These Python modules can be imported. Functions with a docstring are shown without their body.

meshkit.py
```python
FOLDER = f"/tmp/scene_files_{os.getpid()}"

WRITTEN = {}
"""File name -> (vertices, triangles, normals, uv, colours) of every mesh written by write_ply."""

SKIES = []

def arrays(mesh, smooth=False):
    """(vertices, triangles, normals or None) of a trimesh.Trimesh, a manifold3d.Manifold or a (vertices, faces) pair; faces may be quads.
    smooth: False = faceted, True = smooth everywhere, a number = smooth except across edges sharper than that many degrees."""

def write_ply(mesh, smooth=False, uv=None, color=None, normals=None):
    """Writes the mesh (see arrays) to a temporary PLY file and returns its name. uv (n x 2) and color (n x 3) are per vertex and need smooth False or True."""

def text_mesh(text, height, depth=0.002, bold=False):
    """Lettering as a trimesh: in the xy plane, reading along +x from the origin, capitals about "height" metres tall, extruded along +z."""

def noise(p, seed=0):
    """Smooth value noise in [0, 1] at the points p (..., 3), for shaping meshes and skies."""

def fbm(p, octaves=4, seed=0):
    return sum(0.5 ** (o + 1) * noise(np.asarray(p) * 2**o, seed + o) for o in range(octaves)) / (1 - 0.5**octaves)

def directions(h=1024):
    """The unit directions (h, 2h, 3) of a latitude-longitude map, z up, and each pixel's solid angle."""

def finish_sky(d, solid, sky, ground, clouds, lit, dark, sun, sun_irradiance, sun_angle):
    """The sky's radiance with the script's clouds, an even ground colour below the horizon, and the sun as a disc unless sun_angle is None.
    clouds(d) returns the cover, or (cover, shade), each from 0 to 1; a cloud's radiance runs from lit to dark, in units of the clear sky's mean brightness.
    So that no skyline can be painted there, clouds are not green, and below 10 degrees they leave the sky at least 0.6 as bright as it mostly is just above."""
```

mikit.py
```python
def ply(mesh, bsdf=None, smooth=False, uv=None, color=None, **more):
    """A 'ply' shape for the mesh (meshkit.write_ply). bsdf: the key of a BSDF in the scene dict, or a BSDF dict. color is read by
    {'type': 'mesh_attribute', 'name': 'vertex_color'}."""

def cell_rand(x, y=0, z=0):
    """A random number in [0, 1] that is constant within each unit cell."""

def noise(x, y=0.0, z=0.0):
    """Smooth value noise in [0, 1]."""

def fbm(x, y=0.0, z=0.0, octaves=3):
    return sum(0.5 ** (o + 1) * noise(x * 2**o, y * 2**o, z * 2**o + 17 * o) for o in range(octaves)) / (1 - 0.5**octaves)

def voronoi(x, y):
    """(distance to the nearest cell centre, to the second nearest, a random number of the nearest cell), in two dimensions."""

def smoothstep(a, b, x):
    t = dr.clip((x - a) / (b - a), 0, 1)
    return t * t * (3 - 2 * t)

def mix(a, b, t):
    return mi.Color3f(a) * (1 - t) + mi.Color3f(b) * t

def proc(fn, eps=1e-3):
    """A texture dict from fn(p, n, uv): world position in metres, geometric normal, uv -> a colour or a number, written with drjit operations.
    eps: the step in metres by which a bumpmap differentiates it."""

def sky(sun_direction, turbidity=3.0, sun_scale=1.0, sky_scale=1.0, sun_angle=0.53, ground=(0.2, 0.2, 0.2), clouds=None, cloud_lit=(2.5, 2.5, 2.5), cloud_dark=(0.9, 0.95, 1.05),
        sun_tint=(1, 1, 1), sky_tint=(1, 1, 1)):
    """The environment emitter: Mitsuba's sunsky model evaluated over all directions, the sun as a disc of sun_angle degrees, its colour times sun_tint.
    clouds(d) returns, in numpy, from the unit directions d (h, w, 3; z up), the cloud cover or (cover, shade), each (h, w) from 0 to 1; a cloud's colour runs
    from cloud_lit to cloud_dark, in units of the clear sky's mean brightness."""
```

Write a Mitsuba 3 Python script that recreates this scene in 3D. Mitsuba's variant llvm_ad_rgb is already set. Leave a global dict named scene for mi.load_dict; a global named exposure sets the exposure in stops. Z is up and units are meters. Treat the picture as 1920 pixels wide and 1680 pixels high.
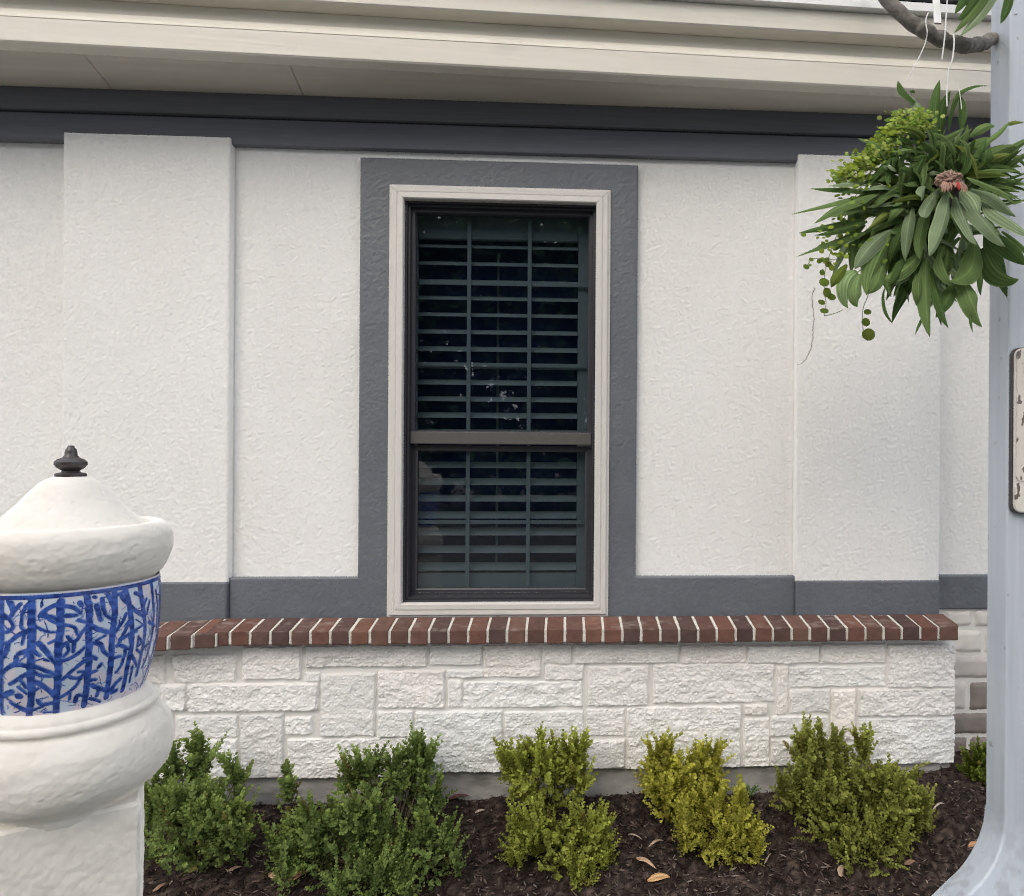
import math
import numpy as np
import trimesh
import mitsuba as mi
import drjit as dr
import mikit
import meshkit
from mikit import proc, noise, fbm, smoothstep, mix, cell_rand
from manifold3d import Manifold
import shapely
import shapely.affinity
from shapely.geometry import LineString, Polygon, box as sbox
from shapely.ops import unary_union
from scipy.interpolate import PchipInterpolator

T = mi.ScalarTransform4f
scene, labels = {"type": "scene"}, {}

# ------------------------------------------------------------------ camera, sky, exposure
YAW, ROLL, FOCAL = math.radians(3.0), 0.0065, 1300.0
EYE = np.array([0.0, 0.0, 1.5])
FWD = np.array([math.sin(YAW), math.cos(YAW), 0.0])
R0 = np.array([math.cos(YAW), -math.sin(YAW), 0.0])
UP = -R0 * math.sin(ROLL) + np.array([0, 0, 1.0]) * math.cos(ROLL)
scene["camera"] = {
    "type": "perspective", "fov": math.degrees(2 * math.atan(960 / FOCAL)), "fov_axis": "x",
    "principal_point_offset_x": -(1060 + FOCAL * math.tan(YAW) - 960) / 1920, "principal_point_offset_y": -10 / 1680,
    "near_clip": 0.05, "far_clip": 900.0,
    "to_world": T().look_at(origin=EYE.tolist(), target=(EYE + FWD).tolist(), up=UP.tolist())}
scene["sky"] = mikit.sky((-0.42, -0.85, 0.85), turbidity=3, sun_scale=0.22, sun_angle=40, clouds=lambda d: 1.0,
                         cloud_lit=(2.42, 2.5, 2.68), sun_tint=(0.90, 0.98, 1.10))
exposure = 2.66

# ------------------------------------------------------------------ helpers
rng = np.random.default_rng(7)


def numbered(key):
    if key not in scene and key not in labels:
        return key
    i = 1
    while f"{key}_{i:03d}" in scene or f"{key}_{i:03d}" in labels:
        i += 1
    return f"{key}_{i:03d}"


def put(key, mesh, bsdf, smooth=False, color=None, **more):
    key = numbered(key)
    scene[key] = mikit.ply(mesh, bsdf, smooth, color=color, **more)
    return key


def tag(key, label=None, cat=None, group=None, kind=None):
    d = labels.setdefault(key, {})
    for n, v in (("label", label), ("category", cat), ("group", group), ("kind", kind)):
        if v:
            d[n] = v
    return key


def cat(ms):
    return trimesh.util.concatenate([m if isinstance(m, trimesh.Trimesh) else trimesh.Trimesh(*m, process=False) for m in ms])


def bx(x0, x1, y0, y1, z0, z1, c=0.0):
    """A box with chamfered edges."""
    if c <= 0:
        m = trimesh.creation.box((x1 - x0, y1 - y0, z1 - z0))
        m.apply_translation(((x0 + x1) / 2, (y0 + y1) / 2, (z0 + z1) / 2))
        return m
    pts = []
    for sx, sy, sz in np.ndindex(2, 2, 2):
        for k in range(3):
            p = [[x0, x1][sx], [y0, y1][sy], [z0, z1][sz]]
            for j, s in enumerate((sx, sy, sz)):
                if j != k:
                    p[j] += c * (1 - 2 * s)
            pts.append(p)
    return trimesh.convex.convex_hull(np.array(pts))


def man(m):
    return Manifold(__import__("manifold3d").Mesh(np.asarray(m.vertices, np.float32), np.asarray(m.faces, np.uint32)))


def unman(m):
    q = m.to_mesh()
    return trimesh.Trimesh(q.vert_properties[:, :3], q.tri_verts, process=False)


def grid(P):
    """A mesh of the points P (n, m, 3)."""
    n, m = P.shape[:2]
    i = np.arange(n * m).reshape(n, m)
    f = np.stack([i[:-1, :-1], i[1:, :-1], i[1:, 1:], i[:-1, 1:]], -1).reshape(-1, 4)
    return trimesh.Trimesh(P.reshape(-1, 3), np.vstack([f[:, [0, 1, 2]], f[:, [0, 2, 3]]]), process=False)


def lathe(prof, ax, ay, n=160, a0=0.0, lump=0.0, seed=0, grain=0.0):
    """prof: (r, z) rows from bottom to top."""
    prof = np.asarray(prof, float)
    a = np.linspace(0, 2 * np.pi, n + 1) + a0
    P = np.stack([ax + prof[:, :1] * np.sin(a), ay - prof[:, :1] * np.cos(a), np.repeat(prof[:, 1:], n + 1, 1)], -1)
    P[:, -1] = P[:, 0]
    if lump:
        q = meshkit.fbm(P * 22, 3, seed) - 0.5
        if grain:
            q = q + ((meshkit.noise(P * 95, 3) - 0.5) + 0.7 * (meshkit.noise(P * 190, 4) - 0.5) - 1.2 * np.clip((meshkit.noise(P * 70, 6) - 0.82) / 0.1, 0, 1)) * grain / lump
        q[:, -1] = q[:, 0]
        d = P - np.array([ax, ay, 0])
        d[..., 2] = 0
        P = P + d / (np.linalg.norm(d, axis=-1, keepdims=True) + 1e-9) * (q * lump)[..., None]
    return grid(P.transpose(1, 0, 2))


def densify(prof, step):
    prof = np.asarray(prof, float)
    s = np.r_[0, np.cumsum(np.hypot(*np.diff(prof, axis=0).T))]
    t = np.linspace(0, s[-1], int(s[-1] / step) + 2)
    return np.stack([PchipInterpolator(s, prof[:, 0])(t), PchipInterpolator(s, prof[:, 1])(t)], 1)


def tube(pts, rad, sides=8, caps=True):
    pts = np.asarray(pts, float)
    rad = np.broadcast_to(rad, len(pts))
    tg = np.gradient(pts, axis=0)
    tg /= np.linalg.norm(tg, axis=1, keepdims=True)
    ref = np.array([0.31, 0.2, 0.93]) if abs(tg[0] @ [0.31, 0.2, 0.93]) < 0.9 else np.array([1.0, 0, 0])
    u = np.cross(tg, ref)
    u /= np.linalg.norm(u, axis=1, keepdims=True)
    v = np.cross(tg, u)
    a = np.arange(sides + 1) * 2 * np.pi / sides
    P = pts[:, None] + rad[:, None, None] * (np.cos(a)[None, :, None] * u[:, None] + np.sin(a)[None, :, None] * v[:, None])
    if caps:
        P = np.concatenate([np.repeat(pts[:1, None], sides + 1, 1), P, np.repeat(pts[-1:, None], sides + 1, 1)])
    return grid(P)


def bez(p0, p1, p2, n):
    t = np.linspace(0, 1, n)[:, None]
    return (1 - t) ** 2 * np.asarray(p0, float) + 2 * t * (1 - t) * np.asarray(p1, float) + t ** 2 * np.asarray(p2, float)


def spline(pts, n):
    pts = np.asarray(pts, float)
    s = np.r_[0, np.cumsum(np.linalg.norm(np.diff(pts, axis=0), axis=1))]
    t = np.linspace(0, s[-1], n)
    return np.stack([PchipInterpolator(s, pts[:, k])(t) for k in range(pts.shape[1])], 1)


# ------------------------------------------------------------------ materials
def rgb(*c):
    return {"type": "rgb", "value": list(c)}


def mat(key, color, rough=0.6, spec=0.5, bump=None, eps=1e-3, **more):
    b = {"type": "principled", "base_color": color, "roughness": rough, "specular": spec, **more}
    if bump is not None:
        b = {"type": "bumpmap", "arbitrary": proc(bump, eps), "scale": 1.0, "bsdf": b}
    scene[key] = {"type": "twosided", "bsdf": b}


VC = {"type": "mesh_attribute", "name": "vertex_color"}


def stucco_colour(p, n, uv):
    m = fbm(p.x * 2.1, p.z * 1.6, 5.0, octaves=3)
    f = noise(p.x * 120, p.z * 120, p.y * 90)
    c = mix((0.755, 0.742, 0.725), (0.81, 0.805, 0.80), m)
    return c * (0.95 + 0.09 * f)


def grey_colour(p, n, uv):
    m = fbm(p.x * 6, p.z * 6, 2.0, octaves=3)
    f = noise(p.x * 180, p.z * 180, 4.0)
    return mix((0.108, 0.118, 0.138), (0.138, 0.148, 0.17), m) * (0.92 + 0.16 * f)


mat("stucco_trowel", proc(stucco_colour), 0.85, 0.25)
mat("stucco_dash", proc(stucco_colour), 0.85, 0.25)
mat("grey_stucco", proc(grey_colour), 0.5, 0.45)


def board_colour(p, n, uv):
    return mix((0.115, 0.121, 0.145), (0.148, 0.154, 0.182), fbm(p.x * 5, p.z * 160, 1.0, octaves=2))


mat("frieze_paint", proc(board_colour), 0.6, 0.35, lambda p, n, uv: 0.0007 * fbm(p.x * 9, p.z * 260, 3.0, octaves=2))


def cream_colour(p, n, uv):
    s = fbm(p.x * 2.2, (p.z + p.y) * 60, 2.0, octaves=2)
    d = smoothstep(0.62, 0.9, fbm(p.x * 4, p.z * 9, p.y * 9, octaves=3))
    return mix((0.635, 0.60, 0.53), (0.70, 0.668, 0.60), s) * (1 - 0.12 * d)


mat("cream_paint", proc(cream_colour), 0.5, 0.4, lambda p, n, uv: 0.0007 * fbm(p.x * 5, (p.z + p.y) * 120, 3.0, octaves=2))
mat("soffit_paint", proc(lambda p, n, uv: mix((0.50, 0.47, 0.41), (0.57, 0.535, 0.475), fbm(p.x * 2.5, p.y * 40, 2.0, octaves=2))), 0.6, 0.3)
mat("white_metal", rgb(0.8, 0.8, 0.8), 0.35)
mat("trim_vinyl", rgb(0.615, 0.592, 0.565), 0.38, 0.5)
mat("dark_frame", rgb(0.032, 0.032, 0.040), 0.4, 0.5)
mat("bronze_rail", rgb(0.086, 0.080, 0.078), 0.45, 0.5)
mat("shutter_paint", rgb(0.275, 0.30, 0.305), 0.5, 0.4)
mat("room_paint", rgb(0.30, 0.40, 0.75), 0.9, 0.2)
scene["window_glass"] = {"type": "thindielectric", "int_ior": 1.52, "specular_transmittance": rgb(0.42, 0.48, 0.52)}
mat("painted_stone", VC, 0.8, 0.3, lambda p, n, uv: 0.0010 * fbm(p.x * 95, p.z * 95, p.y * 95, octaves=2))
mat("brick_clay", VC, 0.75, 0.35, lambda p, n, uv: 0.0011 * fbm(p.x * 140, p.z * 220, p.y * 140, octaves=2))


def mortar_colour(p, n, uv):
    return mix((0.52, 0.49, 0.44), (0.68, 0.65, 0.60), fbm(p.x * 30, p.z * 30, p.y * 30, octaves=2))


mat("mortar", proc(mortar_colour), 0.9, 0.2, lambda p, n, uv: 0.0018 * fbm(p.x * 130, p.z * 130, p.y * 130, octaves=2))


def painted_mortar_colour(p, n, uv):
    return mix((0.66, 0.64, 0.615), (0.77, 0.755, 0.735), fbm(p.x * 9, p.z * 9, p.y * 20, octaves=3))


mat("painted_mortar", proc(painted_mortar_colour), 0.85, 0.25, lambda p, n, uv: 0.002 * fbm(p.x * 90, p.z * 90, p.y * 90, octaves=2))


def concrete_colour(p, n, uv):
    s = smoothstep(0.45, 0.75, fbm(p.x * 9, p.z * 22, 5.0, octaves=3))
    return mix((0.33, 0.315, 0.31), (0.50, 0.485, 0.475), fbm(p.x * 14, p.z * 30, 2.0, octaves=3)) * (1 - 0.35 * s)


mat("concrete", proc(concrete_colour), 0.85, 0.3, lambda p, n, uv: 0.003 * fbm(p.x * 60, p.z * 90, p.y * 60, octaves=2))
mat("mulch_soil", VC, 0.95, 0.15)
mat("matte_colour", VC, 0.75, 0.3)
scene["leaf_skin"] = {"type": "principledthin", "base_color": VC, "roughness": 0.30, "diff_trans": 0.8, "spec_trans": 0.0, "eta": 1.45}


def cast_colour(p, n, uv):
    a = fbm(p.x * 16, p.y * 16, p.z * 20, octaves=3)
    st = smoothstep(0.55, 0.85, fbm(p.x * 40, p.y * 40, p.z * 22, octaves=3))
    return mix((0.63, 0.60, 0.55), (0.71, 0.685, 0.64), a) * (1 - 0.07 * st)


mat("cast_stucco", proc(cast_colour), 0.85, 0.25)


def glaze_colour(p, n, uv):
    return mix((0.50, 0.58, 0.70), (0.60, 0.56, 0.64), smoothstep(0.35, 0.65, fbm(p.x * 45, p.y * 45, p.z * 45, octaves=2)))


def blue_colour(p, n, uv):
    return mix((0.006, 0.028, 0.17), (0.05, 0.115, 0.44), smoothstep(0.25, 0.75, fbm(p.x * 90, p.y * 90, p.z * 110, octaves=3)))


mat("wash_glaze", rgb(0.17, 0.26, 0.52), 0.3, 0.5)
mat("white_glaze", proc(glaze_colour), 0.3, 0.5)
mat("blue_glaze", proc(blue_colour), 0.3, 0.5)
mat("dark_bronze", rgb(0.035, 0.028, 0.028), 0.35, 0.6)


def spout_colour(p, n, uv):
    m = fbm(p.x * 60, p.y * 60, p.z * 2.5, octaves=3)
    s = smoothstep(0.76, 0.84, fbm(p.x * 61 + p.z * 7, p.y * 53, p.z * 23, octaves=3))
    d = smoothstep(0.45, 0.05, p.z) * smoothstep(0.45, 0.7, fbm(p.x * 26, p.y * 26, p.z * 20, octaves=3))
    return mix(mix((0.42, 0.465, 0.53), (0.51, 0.55, 0.61), m), (0.20, 0.20, 0.21), 0.55 * s + 0.35 * d)


mat("spout_paint", proc(spout_colour), 0.4, 0.5, lambda p, n, uv: 0.0006 * fbm(p.x * 30, p.y * 30, p.z * 9, octaves=2))


def enamel_colour(p, n, uv):
    w = smoothstep(0.66, 0.72, fbm(p.x * 60, p.z * 35, 3.0, octaves=3))
    return mix(mix((0.60, 0.56, 0.52), (0.66, 0.63, 0.58), noise(p.x * 14, p.z * 9, 2.0)), (0.14, 0.11, 0.10), w)


mat("enamel", proc(enamel_colour), 0.4, 0.5)


def bark_colour(p, n, uv):
    return mix((0.07, 0.062, 0.056), (0.24, 0.22, 0.20), fbm(p.x * 60, p.z * 60, p.y * 60, octaves=3))


mat("bark", proc(bark_colour), 0.85, 0.3, lambda p, n, uv: 0.004 * fbm(p.x * 110, p.z * 110, p.y * 110, octaves=2))
mat("cord_white", rgb(0.75, 0.74, 0.72), 0.6)
mat("roof_shingle", VC, 0.9, 0.2)
mat("yard", rgb(0.10, 0.10, 0.09), 0.95, 0.2)
mat("crack_dark", rgb(0.12, 0.105, 0.09), 0.9, 0.1)

# ------------------------------------------------------------------ sizes measured in metres (x, y, z), strokes in millimetres
STONES = [[-1.572, -1.326, 0.566, 0.678], [-1.671, -1.603, 0.562, 0.679], [-1.299, -1.068, 0.576, 0.708], [-1.049, -0.562, 0.622, 0.709], [-0.549, -0.34, 0.627, 0.71], [-0.329, -0.1, 0.575, 0.706], [-0.087, 0.03, 0.628, 0.707], [0.043, 0.475, 0.627, 0.707], [0.487, 0.763, 0.624, 0.699], [0.772, 1.074, 0.621, 0.697], [1.084, 1.364, 0.618, 0.699], [1.376, 1.666, 0.514, 0.697], [-1.625, -1.523, 0.454, 0.553], [-1.511, -1.001, 0.448, 0.555], [-1.052, -0.995, 0.564, 0.598], [-0.986, -0.771, 0.341, 0.592], [-0.757, -0.49, 0.453, 0.601], [-0.482, -0.333, 0.575, 0.603], [-0.473, -0.419, 0.453, 0.562], [-0.41, 0.073, 0.449, 0.554], [-0.075, 0.079, 0.561, 0.619], [0.101, 0.349, 0.451, 0.61], [0.374, 0.882, 0.459, 0.617], [0.898, 0.943, 0.408, 0.605], [0.954, 1.362, 0.52, 0.601], [0.955, 1.124, 0.411, 0.506], [1.136, 1.232, 0.297, 0.504], [1.248, 1.667, 0.395, 0.505], [-1.56, -1.318, 0.343, 0.429], [-1.305, -1.139, 0.176, 0.432], [-1.129, -1.024, 0.349, 0.418], [-0.758, -0.619, 0.334, 0.438], [-0.607, -0.255, 0.186, 0.433], [-0.242, 0.08, 0.325, 0.428], [0.095, 0.252, 0.326, 0.434], [0.268, 0.741, 0.187, 0.441], [0.758, 0.857, 0.405, 0.446], [0.874, 1.12, 0.313, 0.394], [1.253, 1.668, 0.189, 0.381], [1.137, 1.238, 0.187, 0.283], [-1.671, -1.317, 0.173, 0.333], [-1.12, -0.622, 0.17, 0.328], [-0.239, 0.251, 0.194, 0.306], [0.759, 0.863, 0.189, 0.388], [0.875, 1.121, 0.188, 0.298], [-1.67, -1.575, 0.348, 0.442], [-1.06, -0.999, 0.447, 0.547]]
SIDE_BRICKS = [[1.732, 1.868, 0.715, 0.797], [1.88, 2.009, 0.714, 0.796], [1.732, 1.914, 0.595, 0.704], [1.926, 2.06, 0.594, 0.703], [1.733, 2.01, 0.479, 0.582], [1.749, 1.845, 0.335, 0.465], [1.857, 2.037, 0.332, 0.464], [1.735, 2.012, 0.222, 0.322], [1.751, 1.849, 0.091, 0.212], [1.858, 2.038, 0.087, 0.21], [1.736, 1.938, -0.028, 0.078]]
LOUV = [2.415, 2.339, 2.26, 2.186, 2.112, 2.036, 1.96, 1.883, 1.812, 1.738, 1.666, 1.59, 1.445, 1.371, 1.297, 1.223, 1.149, 1.07, 0.994]
SHRUBS = {
'S1' : [[-1.319, 2.56, 0.122, 0.187, 0.177], [-1.363, 2.68, 0.308, 0.058, 0.099], [-1.221, 2.66, 0.285, 0.041, 0.092], [-1.455, 2.66, 0.279, 0.041, 0.102], [-1.495, 2.64, 0.171, 0.051, 0.102], [-1.198, 2.52, 0.132, 0.097, 0.116]] ,
'S2' : [[-0.789, 2.52, 0.085, 0.233, 0.174], [-0.494, 2.55, 0.042, 0.141, 0.133], [-0.722, 2.72, 0.233, 0.142, 0.109], [-0.55, 2.75, 0.294, 0.051, 0.076], [-0.607, 2.75, 0.242, 0.047, 0.063], [-1.054, 2.72, 0.182, 0.025, 0.088], [-0.961, 2.58, 0.055, 0.129, 0.115], [-0.649, 2.42, 0.029, 0.168, 0.074], [-0.528, 2.72, 0.151, 0.084, 0.084]] ,
'S3' : [[-0.065, 2.72, 0.215, 0.172, 0.138], [-0.097, 2.74, 0.326, 0.046, 0.063], [0.039, 2.72, 0.307, 0.063, 0.073], [-0.2, 2.72, 0.27, 0.059, 0.059], [-0.03, 2.58, 0.053, 0.198, 0.143], [0.098, 2.56, 0.042, 0.095, 0.122], [0.067, 2.5, -0.02, 0.058, 0.058]] ,
'S4' : [[0.475, 2.74, 0.175, 0.169, 0.131], [0.39, 2.75, 0.278, 0.059, 0.074], [0.584, 2.75, 0.264, 0.053, 0.074], [0.584, 2.6, 0.078, 0.184, 0.15], [0.426, 2.7, 0.143, 0.129, 0.093], [0.656, 2.56, 0.029, 0.098, 0.098]] ,
'S5' : [[1.03, 2.72, 0.249, 0.115, 0.157], [1.108, 2.62, 0.107, 0.252, 0.191], [1.307, 2.66, 0.145, 0.113, 0.113], [1.208, 2.74, 0.312, 0.046, 0.08], [0.96, 2.74, 0.326, 0.038, 0.084], [1.158, 2.52, 0.04, 0.155, 0.097], [0.908, 2.68, 0.164, 0.078, 0.099], [1.362, 2.6, 0.113, 0.06, 0.08]] ,
'S6' : [[1.788, 2.88, 0.117, 0.093, 0.137], [1.817, 2.85, 0.04, 0.132, 0.132]] ,
}
DRY = [[0.309, 2.55, -0.04], [0.347, 2.493, -0.057], [1.026, 2.492, -0.039], [1.545, 2.518, 0.036], [-1.037, 2.544, -0.042], [-0.948, 2.546, -0.041], [0.774, 2.581, -0.031], [0.278, 2.674, -0.003], [0.357, 2.644, -0.012], [-0.43, 2.888, 0.061], [-1.185, 2.574, -0.033], [-1.413, 2.514, -0.051], [1.499, 2.697, 0.089], [1.269, 2.474, -0.011], [-0.333, 2.81, 0.038]]
STROKES = [[8.4,-13.8,228.4,-12.3,164.7,-17.4,108.7,-39.6,17.1],[11.8,34.8,227.4,36.0,172.5,32.2,107.5,30.7,68.5,17.5,11.4],[10.8,77.2,223.9,76.0,200.1,77.5,173.8,73.3,140.8,73.7,102.5,70.5,63.6,66.2,10.3],[9.9,114.0,226.6,118.4,199.6,117.4,152.1,118.6,103.6,117.7,53.9,115.1,17.3],[9.9,157.7,227.0,158.3,186.2,154.9,144.0,155.4,104.5,156.0,64.2,157.1,22.9],[9.3,178.3,229.1,185.8,196.0,192.3,154.7,194.2,114.1,191.8,74.3,192.5,27.1],[8.5,210.0,235.1,213.3,204.1,223.1,163.3,226.0,125.8,222.9,85.8,223.3,48.8],[7.5,243.1,235.0,247.8,203.0,255.1,159.7,252.3,118.8,246.1,79.2,238.9,60.7],[5.9,261.4,210.6,273.0,166.1,271.0,124.5],[7.3,3.2,224.8,7.2,212.2,0.7,197.8,-11.5,197.7],[5.8,17.9,222.7,4.0,203.2],[5.3,-2.2,228.4,3.8,214.1],[6.3,-15.3,206.8,2.3,194.1,7.2,183.0,-4.8,172.1,-13.8,175.7],[5.4,30.5,222.3,21.7,204.6,20.1,182.6,26.1,173.1],[6.7,32.3,174.6,15.1,166.3,-5.3,151.9,-16.2,149.9],[4.8,24.6,175.0,21.2,149.4],[7.2,-1.8,150.0,-5.5,137.2,-18.5,116.3],[8.9,30.4,137.8,14.5,133.1],[7.5,11.0,127.6,10.2,116.3,-8.4,105.1,-17.8,93.3],[8.0,29.2,109.6,13.3,112.4,1.3,112.6],[7.0,26.5,94.3,10.5,85.4,-5.4,75.9],[6.3,22.2,69.1,13.8,83.4],[9.5,-4.2,61.9,-27.5,51.3],[5.8,8.4,69.8,20.7,57.2],[8.6,16.2,22.2,0.7,31.2,-11.5,39.5],[10.7,5.4,51.8,9.0,51.6],[6.9,70.2,217.4,54.4,207.9,48.7,201.1,66.0,195.7,76.1,185.2],[5.9,54.5,202.4,63.1,190.5,71.8,183.9],[4.4,39.8,183.3,53.0,173.0,68.9,167.5],[4.3,71.8,154.1,60.2,148.1],[8.0,45.5,149.6,54.3,139.4,61.4,123.5,70.1,108.9],[6.2,39.5,135.3,46.7,127.1],[4.4,53.9,118.7,59.8,116.1],[7.2,36.9,109.0,51.8,99.7,68.1,87.8],[6.2,36.4,99.4,49.7,88.3,61.9,86.7],[8.2,34.9,80.0,51.5,66.3,65.0,46.3],[4.6,36.5,61.9,41.8,65.4],[7.2,39.4,41.4,45.3,32.4,62.6,34.2],[4.3,29.6,23.4,44.8,28.3],[3.1,44.9,15.5,61.2,15.4],[6.8,83.1,214.1,94.7,208.9,105.0,197.9],[7.7,84.7,195.3,99.1,195.1],[7.8,103.4,216.9,106.4,212.8],[5.9,102.1,185.2,111.1,179.9],[4.9,80.4,179.0,90.5,177.6,100.9,158.9],[5.5,86.2,157.5,96.5,146.5,106.8,159.8,114.1,171.8],[5.8,96.5,146.5,95.2,127.8],[5.5,79.1,139.9,84.8,146.5,87.8,132.9,80.5,120.7],[6.3,74.5,112.0,92.3,116.8,111.6,132.3],[6.3,112.2,106.9,95.6,92.7,77.1,76.4],[5.5,91.0,79.8,105.3,74.9,112.9,85.1,103.4,87.2],[5.5,74.8,42.6,92.9,53.4,107.0,72.5],[4.3,89.7,35.6,91.3,47.6],[7.0,100.1,29.2,104.8,40.6,113.7,36.5],[8.2,121.8,170.4,132.9,162.4,151.3,152.6],[5.6,125.4,224.9,127.0,223.6],[8.1,129.2,207.2,135.8,179.1],[6.3,137.2,219.1,142.1,191.4,154.2,177.3],[7.5,147.3,226.9,157.2,198.1],[4.1,130.0,141.9,144.5,148.3],[6.7,122.2,137.8,134.9,135.0,142.3,117.7,153.3,107.0],[7.1,119.7,115.0,129.6,106.9],[6.2,135.6,89.7,138.7,94.8],[6.1,122.8,80.9,131.0,82.8],[6.1,122.0,67.0,132.4,64.4],[7.4,126.2,55.9,139.5,46.4,152.0,38.8],[6.3,137.6,32.5,137.9,44.7],[5.2,124.9,29.6,145.8,17.7],[5.8,179.9,181.5,168.9,162.3,158.3,149.1],[6.0,186.7,164.0,173.4,139.5,164.8,121.9],[7.2,169.7,134.5,187.6,139.9,203.3,141.9],[6.1,170.5,122.4,187.8,111.8],[5.8,161.2,101.0,172.8,99.8],[6.0,181.6,111.5,178.6,86.2,168.8,70.8],[8.5,163.1,33.7,171.1,45.7,180.5,53.2],[8.6,168.1,30.1,176.6,31.8],[5.8,162.9,222.2,176.2,225.6],[7.1,170.2,218.9,179.6,203.3],[6.5,190.1,193.1,209.2,174.7,223.1,165.3],[6.3,199.2,219.1,210.8,210.7],[5.3,214.1,179.7,227.3,201.1],[4.7,218.2,150.2,198.3,145.2],[4.3,212.1,125.4,219.0,115.4,209.2,110.0,208.8,130.4],[5.3,196.6,97.3,216.1,69.3],[5.5,230.5,104.1,251.9,106.5],[4.5,207.7,104.3,225.0,89.3],[5.7,236.2,151.9,262.3,137.1],[4.9,228.7,170.1,237.0,194.9],[4.7,204.9,70.5,206.3,39.5]]
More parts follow.
